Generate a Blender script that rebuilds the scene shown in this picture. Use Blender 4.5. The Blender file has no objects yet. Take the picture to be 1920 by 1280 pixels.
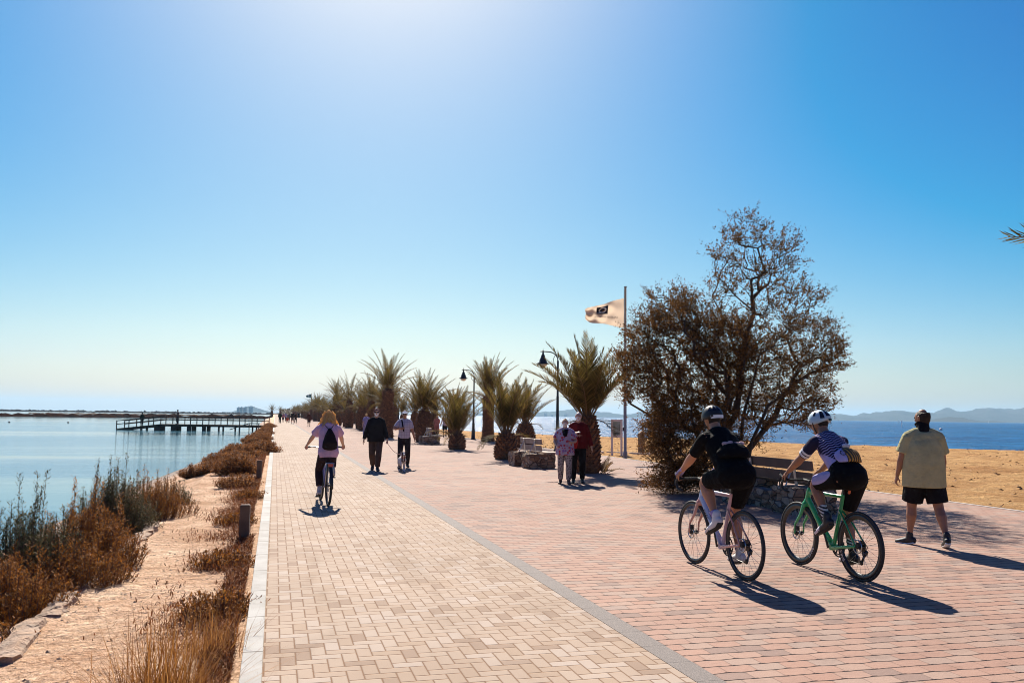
import bpy, math, random
from mathutils import Vector, Matrix, noise
R = math.radians
V = Vector
PI = math.pi
rnd = random.Random(7)
scene = bpy.context.scene
C = scene.collection

# ---------------------------------------------------------------- camera
CAM_H = 1.58
YAW, PITCH, ROLL = R(15.4), math.atan(139 / 1600), 0.0132
FWD = V((math.sin(YAW) * math.cos(PITCH), math.cos(YAW) * math.cos(PITCH), math.sin(PITCH)))
_r0 = V((math.cos(YAW), -math.sin(YAW), 0)); _u0 = _r0.cross(FWD)
RIGHT = _r0 * math.cos(ROLL) + _u0 * math.sin(ROLL)
UP = _u0 * math.cos(ROLL) - _r0 * math.sin(ROLL)
cam_data = bpy.data.cameras.new('camera'); cam = bpy.data.objects.new('camera', cam_data); C.objects.link(cam)
m = Matrix.Identity(4)
for i in range(3):
    m[i][0], m[i][1], m[i][2] = RIGHT[i], UP[i], -FWD[i]
m[2][3] = CAM_H
cam.matrix_world = m
cam_data.sensor_width = 36; cam_data.lens = 30; cam_data.clip_end = 30000; cam_data.clip_start = 0.05
scene.camera = cam

# ---------------------------------------------------------------- sky, sun, exposure
SUN_EL, SUN_AZ = R(41), R(6)          # azimuth to the right of +Y
world = bpy.data.worlds.new('World'); scene.world = world; world.use_nodes = True
wt = world.node_tree; bg = wt.nodes['Background']
sky = wt.nodes.new('ShaderNodeTexSky'); sky.sky_type = 'NISHITA'; sky.sun_disc = False
sky.sun_elevation = SUN_EL; sky.sun_rotation = SUN_AZ
sky.altitude = 0; sky.air_density = 1.0; sky.dust_density = 0.9; sky.ozone_density = 2.5
hsv = wt.nodes.new('ShaderNodeHueSaturation'); hsv.inputs['Saturation'].default_value = 1.3
wt.links.new(sky.outputs[0], hsv.inputs['Color'])
# clear dry air: a deeper, purer blue away from the sun
sep = wt.nodes.new('ShaderNodeSeparateColor'); com = wt.nodes.new('ShaderNodeCombineColor'); wt.links.new(hsv.outputs[0], sep.inputs[0])
for i, (k_, o_) in enumerate([(1.04, -2.55), (0.9, -1.01), (0.45, 3.27)]):
    ma = wt.nodes.new('ShaderNodeMath'); ma.operation = 'MULTIPLY_ADD'; ma.inputs[1].default_value = k_; ma.inputs[2].default_value = o_
    mx_ = wt.nodes.new('ShaderNodeMath'); mx_.operation = 'MAXIMUM'; mx_.inputs[1].default_value = 0.05
    lo_ = wt.nodes.new('ShaderNodeMath'); lo_.operation = 'MULTIPLY'; lo_.inputs[1].default_value = (0.13, 0.3, 0.85)[i]
    mx_.operation = ('MAXIMUM', 'MAXIMUM', 'MINIMUM')[i]
    wt.links.new(sep.outputs[i], ma.inputs[0]); wt.links.new(sep.outputs[i], lo_.inputs[0]); wt.links.new(ma.outputs[0], mx_.inputs[0]); wt.links.new(lo_.outputs[0], mx_.inputs[1]); wt.links.new(mx_.outputs[0], com.inputs[i])
wt.links.new(com.outputs[0], bg.inputs['Color'])
bg.inputs['Strength'].default_value = 0.058
sun_data = bpy.data.lights.new('sun', 'SUN'); sun = bpy.data.objects.new('sun', sun_data); C.objects.link(sun)
sun_data.energy = 5.0; sun_data.angle = R(0.5); sun_data.color = (1.0, 0.93, 0.82)
sdir = V((math.sin(SUN_AZ) * math.cos(SUN_EL), math.cos(SUN_AZ) * math.cos(SUN_EL), math.sin(SUN_EL)))
sun.rotation_euler = sdir.to_track_quat('Z', 'Y').to_euler(); sun.location = (0, 0, 60)
vs = scene.view_settings
vs.view_transform = 'Standard'; vs.look = 'None'; vs.exposure = 1.0; vs.gamma = 1; vs.use_curve_mapping = False
scene.cycles.use_denoising = True; scene.cycles.filter_width = 1.0
scene.cycles.max_bounces = 8; scene.cycles.transparent_max_bounces = 8; scene.cycles.volume_bounces = 0
scene.cycles.sample_clamp_indirect = 6

# ---------------------------------------------------------------- helpers
def ground_at(px, py, z=0.0):
    """the point at height z that the photograph shows at pixel (px, py) of 1920 x 1280"""
    d = FWD * 1600 + RIGHT * (px - 960) + UP * (640 - py)
    t = (z - CAM_H) / d.z
    return V((d.x * t, d.y * t, z))

def srgb(r, g, b):
    f = lambda c: (c / 255 / 12.92) if c <= 10 else ((c / 255 + 0.055) / 1.055) ** 2.4
    return (f(r), f(g), f(b))

class MB:
    """collects faces; build() links them as one mesh object"""
    def __init__(s): s.v = []; s.f = []; s.m = []
    def add(s, vs, fs, mi=0):
        b = len(s.v); s.v.extend([tuple(p) for p in vs])
        for f in fs: s.f.append([i + b for i in f]); s.m.append(mi)
    def box(s, c, size, mi=0, rz=0.0, rot=None):
        c = V(c); x, y, z = (q / 2 for q in size)
        M = rot if rot is not None else Matrix.Rotation(rz, 3, 'Z')
        vs = [c + M @ V((a * x, b * y, d * z)) for a in (-1, 1) for b in (-1, 1) for d in (-1, 1)]
        s.add(vs, [(0, 1, 3, 2), (4, 6, 7, 5), (0, 4, 5, 1), (2, 3, 7, 6), (0, 2, 6, 4), (1, 5, 7, 3)], mi)
    def loft(s, pts, rad, side=None, n=12, cap='round', mi=0, closed=False):
        pts = [V(p) for p in pts]
        rad = [(r, r) if not isinstance(r, (tuple, list)) else r for r in rad]
        k = len(pts)
        T = []
        for i in range(k):
            a, b = pts[max(i - 1, 0)], pts[min(i + 1, k - 1)]
            if closed: a, b = pts[(i - 1) % k], pts[(i + 1) % k]
            d = b - a
            T.append(d.normalized() if d.length > 1e-9 else V((0, 0, 1)))
        if side is None:
            t = T[0]; side = V((1, 0, 0)) if abs(t.x) < 0.8 else V((0, 1, 0))
        prev = V(side); fr = []
        for t in T:
            a = prev - t * prev.dot(t)
            if a.length < 1e-6: a = V((0, 1, 0)) - t * t.y
            a.normalize(); fr.append((a, t.cross(a))); prev = a
        P, Q, F = list(pts), list(rad), list(fr)
        if cap == 'round' and not closed:
            for e in (0, 1):
                i = 0 if e == 0 else -1
                t = -T[0] if e == 0 else T[-1]
                r0 = rad[i]; rm = min(r0)
                ext = [(0.55, 0.83), (0.85, 0.52), (0.97, 0.2)]
                pp = [pts[i] + t * rm * q for q, _ in ext]; rr = [(r0[0] * w, r0[1] * w) for _, w in ext]; ff = [fr[i]] * 3
                if e == 0: P = pp[::-1] + P; Q = rr[::-1] + Q; F = ff + F
                else: P += pp; Q += rr; F += ff
        vs = []
        for p, q, (a, b) in zip(P, Q, F):
            for j in range(n):
                w = 2 * PI * j / n
                vs.append(p + a * (q[0] * math.cos(w)) + b * (q[1] * math.sin(w)))
        fs = []; L = len(P)
        for i in range(L if closed else L - 1):
            i2 = (i + 1) % L
            for j in range(n):
                j2 = (j + 1) % n
                fs.append((i * n + j, i * n + j2, i2 * n + j2, i2 * n + j))
        if not closed:
            fs.append(tuple(range(n - 1, -1, -1))); fs.append(tuple(range((L - 1) * n, L * n)))
        s.add(vs, fs, mi)
    def tube(s, pts, r, n=8, mi=0, closed=False):
        s.loft(pts, [r] * len(pts) if not isinstance(r, (list, tuple)) else list(r), n=n, cap='flat', mi=mi, closed=closed)
    def lathe(s, prof, c=(0, 0, 0), n=20, mi=0, axis='Z', caps=True):
        c = V(c); vs = []
        for r, h in prof:
            for j in range(n):
                w = 2 * PI * j / n; x, y = r * math.cos(w), r * math.sin(w)
                vs.append(c + (V((x, y, h)) if axis == 'Z' else V((h, x, y))))
        fs = [(i * n + j, i * n + (j + 1) % n, (i + 1) * n + (j + 1) % n, (i + 1) * n + j) for i in range(len(prof) - 1) for j in range(n)]
        if caps:
            fs.append(tuple(range(n - 1, -1, -1))); fs.append(tuple(range((len(prof) - 1) * n, len(prof) * n)))
        s.add(vs, fs, mi)
    def torus(s, c, rad, r, axis='X', n=40, k=8, mi=0, a0=0, a1=2 * PI):
        full = abs(a1 - a0 - 2 * PI) < 1e-6; c = V(c); pts = []
        for i in range(n if full else n + 1):
            w = a0 + (a1 - a0) * i / n
            pts.append(c + V((0, rad * math.cos(w), rad * math.sin(w))))
        s.loft(pts, [r] * len(pts), side=(1, 0, 0), n=k, cap='flat', mi=mi, closed=full)
    def sphere(s, c, r, n=12, mi=0):
        r = r if isinstance(r, (tuple, list)) else (r, r, r)
        prof = []; c = V(c); vs = []; fs = []; h = n // 2
        for i in range(h + 1):
            t = PI * min(max(i / h, 0.012), 0.988)
            for j in range(n):
                w = 2 * PI * j / n
                vs.append(c + V((r[0] * math.sin(t) * math.cos(w), r[1] * math.sin(t) * math.sin(w), -r[2] * math.cos(t))))
        for i in range(h):
            for j in range(n):
                fs.append((i * n + j, i * n + (j + 1) % n, (i + 1) * n + (j + 1) % n, (i + 1) * n + j))
        fs.append(tuple(range(n - 1, -1, -1))); fs.append(tuple(range(h * n, h * n + n)))
        s.add(vs, fs, mi)
    def build(s, name, mat, parent=None, smooth=False, loc=None):
        me = bpy.data.meshes.new(name); me.from_pydata(s.v, [], s.f)
        for q in (mat if isinstance(mat, (list, tuple)) else [mat]): me.materials.append(q)
        me.polygons.foreach_set('material_index', s.m)
        if smooth: me.polygons.foreach_set('use_smooth', [True] * len(s.f))
        o = bpy.data.objects.new(name, me); C.objects.link(o)
        if parent is not None: o.parent = parent
        if loc is not None: o.location = loc
        return o

PENDING = []
def skin(mb, name, mat, parent, vox=0.012, it=3):
    """one continuous surface grown round the overlapping lofts"""
    o = mb.build(name, mat, parent, True)
    r = o.modifiers.new('r', 'REMESH'); r.mode = 'VOXEL'; r.voxel_size = vox; r.use_smooth_shade = True
    q = o.modifiers.new('s', 'SMOOTH'); q.factor = 0.5; q.iterations = it
    PENDING.append(o); return o
def finish_skins():
    dg = bpy.context.evaluated_depsgraph_get()
    for o in PENDING:
        me = bpy.data.meshes.new_from_object(o.evaluated_get(dg))
        old = o.data; o.modifiers.clear(); o.data = me; me.name = o.name
        bpy.data.meshes.remove(old)

def tag(o, label, cat, group=None):
    o['label'] = label; o['category'] = cat
    if group: o['group'] = group
    return o
def thing(name, label, cat, loc=(0, 0, 0), rz=0.0, group=None):
    o = bpy.data.objects.new(name, None); C.objects.link(o); o.empty_display_size = 0.2
    o.location = loc; o.rotation_euler = (0, 0, rz)
    return tag(o, label, cat, group)
def structure(o): o['kind'] = 'structure'; return o
def dup(root, loc, rz, label, group=None, scale=None):
    r = root.copy(); C.objects.link(r); r.location = loc; r.rotation_euler = (0, 0, rz); r['label'] = label
    if group: r['group'] = group
    if scale: r.scale = scale
    for ch in list(root.children):
        c = ch.copy(); C.objects.link(c); c.parent = r
        for g in ch.children:
            d = g.copy(); C.objects.link(d); d.parent = c
    return r

# ---------------------------------------------------------------- materials
class NT:
    def __init__(s, name):
        s.mat = bpy.data.materials.new(name); s.mat.use_nodes = True
        s.t = s.mat.node_tree; s.b = s.t.nodes['Principled BSDF']; s.out = s.t.nodes['Material Output']
    def n(s, typ, **kw):
        o = s.t.nodes.new(typ)
        for k, v in kw.items(): setattr(o, k, v)
        return o
    def put(s, sock, v):
        if hasattr(v, 'links') or isinstance(v, bpy.types.NodeSocket): s.t.links.new(v, sock)
        else:
            if isinstance(v, tuple) and len(v) == 3 and sock.type == 'RGBA': v = (*v, 1)
            sock.default_value = v
    def math(s, op, a, b=0.0, c=0.0):
        o = s.n('ShaderNodeMath', operation=op)
        for i, q in enumerate((a, b, c)): s.put(o.inputs[i], q)
        return o.outputs[0]
    def coords(s, kind='Object'):
        return s.n('ShaderNodeTexCoord').outputs[kind]
    def xyz(s, v):
        o = s.n('ShaderNodeSeparateXYZ'); s.put(o.inputs[0], v); return o.outputs
    def comb(s, x, y, z=0.0):
        o = s.n('ShaderNodeCombineXYZ')
        for i, q in enumerate((x, y, z)): s.put(o.inputs[i], q)
        return o.outputs[0]
    def mapping(s, v, scale=(1, 1, 1), rot=(0, 0, 0), loc=(0, 0, 0)):
        o = s.n('ShaderNodeMapping'); s.put(o.inputs['Vector'], v)
        o.inputs['Scale'].default_value = scale; o.inputs['Rotation'].default_value = rot; o.inputs['Location'].default_value = loc
        return o.outputs[0]
    def noise(s, v, scale, detail=4, rough=0.55, col=False):
        o = s.n('ShaderNodeTexNoise'); s.put(o.inputs['Vector'], v)
        o.inputs['Scale'].default_value = scale; o.inputs['Detail'].default_value = detail; o.inputs['Roughness'].default_value = rough
        return o.outputs[1 if col else 0]
    def voro(s, v, scale, feat='F1', out=0, rand=1.0):
        o = s.n('ShaderNodeTexVoronoi', feature=feat); s.put(o.inputs['Vector'], v); o.inputs['Scale'].default_value = scale
        o.inputs['Randomness'].default_value = rand
        return o.outputs[out]
    def ramp(s, f, stops, interp='LINEAR'):
        o = s.n('ShaderNodeValToRGB'); s.put(o.inputs[0], f); e = o.color_ramp.elements; o.color_ramp.interpolation = interp
        while len(e) < len(stops): e.new(0.5)
        for q, (p, c) in zip(e, stops): q.position = p; q.color = (*c, 1) if len(c) == 3 else c
        return o.outputs[0]
    def mix(s, f, a, b, mode='MIX'):
        o = s.n('ShaderNodeMix', data_type='RGBA', blend_type=mode)
        s.put(o.inputs[0], f); s.put(o.inputs[6], a); s.put(o.inputs[7], b)
        return o.outputs[2]
    def step(s, f, lo, hi):
        o = s.n('ShaderNodeMapRange', interpolation_type='SMOOTHSTEP'); s.put(o.inputs[0], f)
        o.inputs[1].default_value = lo; o.inputs[2].default_value = hi; return o.outputs[0]
    def bump(s, h, strength=0.3, dist=0.02, normal=None):
        o = s.n('ShaderNodeBump'); s.put(o.inputs['Height'], h)
        o.inputs['Strength'].default_value = strength; o.inputs['Distance'].default_value = dist
        if normal is not None: s.put(o.inputs['Normal'], normal)
        s.t.links.new(o.outputs[0], s.b.inputs['Normal']); return o.outputs[0]
    def set(s, **kw):
        for k, v in kw.items(): s.put(s.b.inputs[k.replace('_', ' ')], v)
        return s.mat

def plain(name, col, rough=0.6, var=0.12, scale=6.0, bump=0.0, bscale=40.0, metal=0.0, bdist=0.01, coat=0.0):
    """a surface with slight uneven tone and grain"""
    t = NT(name); v = t.coords()
    f = t.noise(v, scale, 5)
    c = t.ramp(f, [(0.3, tuple(q * (1 - var) for q in col)), (0.7, tuple(min(q * (1 + var), 1) for q in col))])
    if bump: t.bump(t.noise(v, bscale, 4), bump, bdist)
    r = t.ramp(t.noise(v, scale * 2, 3), [(0.3, (rough * 0.85,) * 3), (0.7, (min(rough * 1.15, 1),) * 3)])
    return t.set(Base_Color=c, Roughness=r, Metallic=metal, Coat_Weight=coat)
def cloth(name, col, var=0.2, rough=0.9):
    m_ = plain(name, col, rough, var, 9.0, 0.6, 11.0, bdist=0.045)
    b_ = m_.node_tree.nodes['Principled BSDF']; b_.inputs['Specular IOR Level'].default_value = 0.1
    return m_
def leafy(name, cols, trans=0.35, scale=3.0, rough=0.55):
    """leaves: tone differs from leaf to leaf and clump to clump; light shines through"""
    t = NT(name)
    g = t.n('ShaderNodeNewGeometry')
    f = t.math('ADD', t.math('MULTIPLY', g.outputs['Random Per Island'], 0.6), t.math('MULTIPLY', t.noise(t.coords(), scale, 3), 0.45))
    k = len(cols)
    c = t.ramp(f, [(0.12 + 0.76 * i / (k - 1), q) for i, q in enumerate(cols)])
    m_ = t.set(Base_Color=c, Roughness=0.75, Specular_IOR_Level=0.12)
    tr = t.n('ShaderNodeBsdfTranslucent'); t.put(tr.inputs[0], c)
    mx = t.n('ShaderNodeMixShader'); mx.inputs[0].default_value = trans
    t.t.links.new(t.b.outputs[0], mx.inputs[1]); t.t.links.new(tr.outputs[0], mx.inputs[2]); t.t.links.new(mx.outputs[0], t.out.inputs[0])
    return m_
# ================================================================ SETTING
def mat_herringbone():
    t = NT('yellow_paver'); X, Y, Z = t.xyz(t.coords())
    W = 0.098
    gx, gy = t.math('DIVIDE', t.math('ADD', X, 0.012), W), t.math('DIVIDE', Y, W)
    fx, fy = t.math('FLOOR', gx), t.math('FLOOR', gy)
    u, v = t.math('FRACT', gx), t.math('FRACT', gy)
    d = t.math('FLOORED_MODULO', t.math('SUBTRACT', fx, fy), 4.0)
    is_ = [t.math('COMPARE', d, float(k), 0.1) for k in range(4)]
    # distance to every edge that is a joint (1 is added where the brick runs on)
    l = t.math('ADD', u, is_[1]); r = t.math('ADD', t.math('SUBTRACT', 1.0, u), is_[0])
    b = t.math('ADD', v, is_[2]); p = t.math('ADD', t.math('SUBTRACT', 1.0, v), is_[3])
    e = t.math('MINIMUM', t.math('MINIMUM', l, r), t.math('MINIMUM', b, p))
    # soft nibbled edge
    w = t.math('MULTIPLY', t.math('SUBTRACT', t.noise(t.coords(), 60, 2), 0.5), 0.05)
    e = t.math('ADD', e, w)
    joint = t.step(e, 0.018, 0.06)
    wn = t.n('ShaderNodeTexWhiteNoise', noise_dimensions='2D')
    t.put(wn.inputs[0], t.comb(t.math('SUBTRACT', fx, is_[1]), t.math('SUBTRACT', fy, is_[2])))
    tone = t.ramp(wn.outputs[0], [(0.0, (0.323, 0.230, 0.161)), (0.25, (0.347, 0.255, 0.188)), (0.7, (0.364, 0.277, 0.209)), (1.0, (0.387, 0.310, 0.253))])
    tone = t.mix(t.step(t.math('FRACT', t.math('MULTIPLY', wn.outputs[0], 37.0)), 0.90, 0.93), tone, (0.27, 0.185, 0.13))
    patch = t.mix(1.0, t.ramp(t.noise(t.coords(), 0.7, 5), [(0.3, (0.86, 0.84, 0.82)), (0.7, (1.06, 1.06, 1.06))]), t.ramp(t.noise(t.mapping(t.coords(), (1.6, 0.35, 1)), 1.1, 6, 0.65), [(0.30, (0.80, 0.77, 0.74)), (0.46, (1, 1, 1)), (0.75, (1.05, 1.05, 1.06))]), 'MULTIPLY')
    grain = t.ramp(t.noise(t.coords(), 260, 3), [(0.25, (0.82,) * 3), (0.75, (1.12,) * 3)])
    col = t.mix(1.0, t.mix(1.0, tone, patch, 'MULTIPLY'), grain, 'MULTIPLY')
    col = t.mix(joint, (0.17, 0.085, 0.04), col)
    h = t.math('ADD', t.step(e, 0.0, 0.11), t.math('MULTIPLY', wn.outputs[0], 0.25))
    t.bump(t.math('ADD', h, t.math('MULTIPLY', t.noise(t.coords(), 300, 2), 0.15)), 0.7, 0.006)
    return t.set(Base_Color=col, Roughness=0.85, Specular_IOR_Level=0.2)

def mat_pink():
    t = NT('pink_paver'); v = t.coords()
    wob = t.n('ShaderNodeVectorMath', operation='MULTIPLY_ADD')
    t.put(wob.inputs[0], t.noise(v, 9, 2, col=True)); wob.inputs[1].default_value = (0.012, 0.010, 0); t.put(wob.inputs[2], v)
    X, Y, Z = t.xyz(wob.outputs[0])
    # keyed blocks: rows cross the path, block ends are tight, the long joints are open
    RH, BW = 0.137, 0.215
    key = t.math('MULTIPLY', t.math('PINGPONG', X, BW / 2), 0.07)
    gy = t.math('DIVIDE', t.math('ADD', Y, key), RH); ry = t.math('FLOOR', gy); fy = t.math('FRACT', gy)
    gx = t.math('ADD', t.math('DIVIDE', X, BW), t.math('MULTIPLY', t.math('FLOORED_MODULO', ry, 2.0), 0.5)); rx = t.math('FLOOR', gx); fx = t.math('FRACT', gx)
    ey = t.math('MULTIPLY', t.math('MINIMUM', fy, t.math('SUBTRACT', 1.0, fy)), RH); ex = t.math('MULTIPLY', t.math('MINIMUM', fx, t.math('SUBTRACT', 1.0, fx)), BW)
    jy = t.step(ey, 0.0085, 0.003); jx = t.math('MULTIPLY', t.step(ex, 0.006, 0.002), 0.30)
    notch = t.math('MULTIPLY', t.step(ex, 0.034, 0.012), t.step(ey, 0.017, 0.006))
    joint = t.math('MAXIMUM', t.math('MAXIMUM', jy, jx), notch)
    wn = t.n('ShaderNodeTexWhiteNoise', noise_dimensions='2D'); t.put(wn.inputs[0], t.comb(rx, ry))
    tone = t.ramp(wn.outputs[0], [(0.0, (0.308, 0.176, 0.129)), (0.4, (0.332, 0.200, 0.149)), (0.75, (0.325, 0.217, 0.167)), (1.0, (0.291, 0.208, 0.170))])
    tone = t.mix(t.step(t.math('FRACT', t.math('MULTIPLY', wn.outputs[0], 41.0)), 0.88, 0.92), tone, (0.235, 0.155, 0.125))
    patch = t.mix(1.0, t.ramp(t.noise(v, 0.45, 6, 0.6), [(0.28, (0.84, 0.83, 0.82)), (0.72, (1.10, 1.09, 1.07))]), t.ramp(t.noise(t.mapping(v, (0.8, 1.9, 1)), 1.7, 6, 0.7), [(0.30, (0.74, 0.73, 0.72)), (0.45, (1, 1, 1)), (0.75, (1.06, 1.05, 1.03))]), 'MULTIPLY')
    grain = t.ramp(t.noise(v, 190, 3), [(0.25, (0.78,) * 3), (0.75, (1.16,) * 3)])
    col = t.mix(1.0, t.mix(1.0, tone, patch, 'MULTIPLY'), grain, 'MULTIPLY')
    col = t.mix(joint, col, (0.035, 0.018, 0.014))
    h = t.math('SUBTRACT', t.math('MULTIPLY', t.noise(v, 30, 3), 0.35), joint)
    t.bump(h, 0.8, 0.012)
    return t.set(Base_Color=col, Roughness=0.85, Specular_IOR_Level=0.25)

def mat_grey():
    t = NT('grey_slab'); v = t.coords(); X, Y, Z = t.xyz(v)
    j = t.math('ABSOLUTE', t.math('SUBTRACT', t.math('FRACT', t.math('DIVIDE', Y, 0.4)), 0.5))
    joint = t.step(j, 0.485, 0.497)
    sp = t.ramp(t.voro(v, 140), [(0.1, (0.080, 0.067, 0.062)), (0.5, (0.146, 0.118, 0.103)), (0.8, (0.209, 0.170, 0.148))])
    t.bump(t.math('SUBTRACT', t.noise(v, 200, 2), joint), 0.5, 0.006)
    return t.set(Base_Color=t.mix(joint, sp, (0.1, 0.08, 0.07)), Roughness=0.85)

def mat_kerb():
    t = NT('kerb_concrete'); v = t.coords(); X, Y, Z = t.xyz(v)
    j = t.math('ABSOLUTE', t.math('SUBTRACT', t.math('FRACT', t.math('DIVIDE', Y, 1.0)), 0.5))
    joint = t.step(j, 0.488, 0.497)
    blk = t.n('ShaderNodeTexWhiteNoise', noise_dimensions='1D'); t.put(blk.inputs['W'], t.math('FLOOR', t.math('ADD', Y, 0.0)))
    c = t.ramp(t.noise(v, 2.2, 7, 0.65), [(0.3, (0.258, 0.240, 0.216)), (0.6, (0.360, 0.342, 0.318)), (0.8, (0.396, 0.378, 0.354))])
    t.bump(t.math('SUBTRACT', t.noise(v, 120, 3), joint), 0.5, 0.006)
    return t.set(Base_Color=t.mix(joint, t.mix(1.0, c, t.ramp(blk.outputs[0], [(0, (0.84, 0.82, 0.79)), (1, (1.05, 1.05, 1.05))]), 'MULTIPLY'), (0.07, 0.05, 0.035)), Roughness=0.85)

def mat_sand(name, a, b, c, salt=False, furrow=0.0):
    t = NT(name); v = t.coords(); X, Y, Z = t.xyz(v)
    f = t.math('ADD', t.math('MULTIPLY', t.noise(v, 1.1, 6, 0.65), 0.6), t.math('MULTIPLY', t.noise(v, 26, 4, 0.7), 0.4))
    col = t.ramp(f, [(0.34, a), (0.52, b), (0.66, c)])
    peb = t.step(t.voro(v, 34), 0.16, 0.08)
    peb = t.math('MULTIPLY', peb, t.step(t.noise(v, 3, 2), 0.5, 0.62))
    col = t.mix(t.math('MULTIPLY', peb, 0.7), col, (0.18, 0.11, 0.06))
    if salt:
        s_ = t.step(t.math('ADD', Z, t.math('MULTIPLY', t.noise(v, 2.5, 5), 0.35)), -0.28, -0.50)
        col = t.mix(t.math('MULTIPLY', s_, 0.9), col, (0.42, 0.39, 0.36))
        wet = t.step(Z, -0.715, -0.76)
        col = t.mix(wet, col, (0.2, 0.15, 0.1))
    lump = t.voro(t.mapping(v, (1, 1.2, 1)), 7.0)
    col = t.mix(t.math('MULTIPLY', t.step(t.noise(t.mapping(v, (1, 1.25, 1)), 13, 6, 0.75), 0.50, 0.38), 0.55), col, a)
    col = t.mix(t.math('MULTIPLY', t.step(t.noise(t.mapping(v, (1, 1.2, 1)), 31, 4, 0.7), 0.47, 0.37), 0.75), col, tuple(q * 0.55 for q in a))
    col = t.mix(t.math('MULTIPLY', t.step(t.noise(v, 0.55 if not furrow else 0.22, 5, 0.6), 0.52, 0.66), 0.75), col, a)
    h = t.math('ADD', t.math('ADD', t.noise(t.mapping(v, (1, 1.2, 1)), 9, 6, 0.75), t.math('MULTIPLY', lump, 0.5)), t.math('MULTIPLY', t.noise(v, 60, 3), 0.4))
    if furrow:
        fr = t.noise(t.mapping(v, (0.35, 2.6, 1)), 1.0, 5, 0.6)
        h = t.math('ADD', h, t.math('MULTIPLY', fr, furrow))
    t.bump(h, 1.0, 0.13)
    return t.set(Base_Color=col, Roughness=0.95, Specular_IOR_Level=0.08)

def mat_water(name, deep, shallow, rough, scale, stretch, strength, dist, calm=False):
    t = NT(name); v = t.coords()
    mp = t.mapping(v, (stretch[0], stretch[1], 1), (0, 0, stretch[2]))
    n1 = t.noise(mp, scale, 5, 0.6); n2 = t.noise(mp, scale * 4.3, 3, 0.6)
    band = t.noise(t.mapping(v, (0.012, 0.05, 1), (0, 0, R(8))), 1.0, 4, 0.6)
    h = t.math('ADD', n1, t.math('MULTIPLY', n2, 0.35))
    if calm: h = t.math('MULTIPLY', h, t.step(band, 0.38, 0.66))
    t.bump(h, strength, dist)
    col = t.mix(t.step(band, 0.3, 0.7), deep, shallow)
    if not calm:
        crest = t.noise(t.mapping(v, (0.16, 1.1, 1), (0, 0, R(-22))), 0.8, 6, 0.7); col = t.mix(t.step(crest, 0.46, 0.66), col, tuple(q * 2.3 for q in shallow))
        chop = t.noise(t.mapping(v, (0.5, 1.3, 1), (0, 0, R(-30))), 1.6, 5, 0.75); col = t.mix(t.math('MULTIPLY', t.step(chop, 0.50, 0.38), 0.6), col, tuple(q * 0.5 for q in deep))
        col = t.mix(t.math('MULTIPLY', t.step(t.noise(t.mapping(v, (0.6, 1.4, 1), (0, 0, R(-30))), 2.4, 3, 0.7), 0.66, 0.72), 0.8), col, (0.16, 0.26, 0.33))  # sparkle on the waves, painted into the water colour as pale flecks
    if calm: return t.set(Base_Color=col, Roughness=rough, IOR=1.333)
    # open water: small steep waves, so the far surface mirrors less than a flat one
    df = t.n('ShaderNodeBsdfDiffuse'); t.put(df.inputs[0], col); gl = t.n('ShaderNodeBsdfGlossy'); gl.inputs['Roughness'].default_value = rough
    fr = t.n('ShaderNodeFresnel'); fr.inputs[0].default_value = 1.333; bp_ = t.b.inputs['Normal'].links[0].from_socket
    for q_ in (df, gl, fr): t.t.links.new(bp_, q_.inputs['Normal'])
    mx = t.n('ShaderNodeMixShader'); t.put(mx.inputs[0], t.math('MINIMUM', t.math('MULTIPLY', fr.outputs[0], 0.6), 0.20))
    t.t.links.new(df.outputs[0], mx.inputs[1]); t.t.links.new(gl.outputs[0], mx.inputs[2]); t.t.links.new(mx.outputs[0], t.out.inputs[0])
    return t.mat

def grid_sheet(name, xs, ys, zf, mat):
    """xs(y) gives the row of x values; one sheet"""
    mb = MB(); rows = [xs(y) for y in ys]; nx = len(rows[0])
    vs = [(x, y, zf(x, y)) for row, y in zip(rows, ys) for x in row]
    fs = [(j * nx + i, j * nx + i + 1, (j + 1) * nx + i + 1, (j + 1) * nx + i) for j in range(len(ys) - 1) for i in range(nx - 1)]
    mb.add(vs, fs); return mb.build(name, mat, None, True)
def interp(tab, y):
    if y <= tab[0][0]: return tab[0][1]
    for (a, p), (b, q) in zip(tab, tab[1:]):
        if y <= b: return p + (q - p) * (y - a) / (b - a)
    return tab[-1][1]
def spaced(a, b, s0, grow):
    out = [a]; s = s0
    while out[-1] < b: out.append(out[-1] + s); s *= grow
    out[-1] = b; return out
def fbm(x, y, s, o=4):
    return noise.fractal(V((x * s, y * s, 1.7)), 1.0, 2.0, o)

WATER_Z = -0.75
# ground: one sheet under everything, out to the horizon
g = MB(); g.add([(-9000, -60, -2.2), (12000, -60, -2.2), (12000, 12000, -2.2), (-9000, 12000, -2.2)], [(0, 1, 2, 3)])
structure(g.build('ground', plain('seabed', (0.2, 0.16, 0.11), 0.9)))
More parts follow.
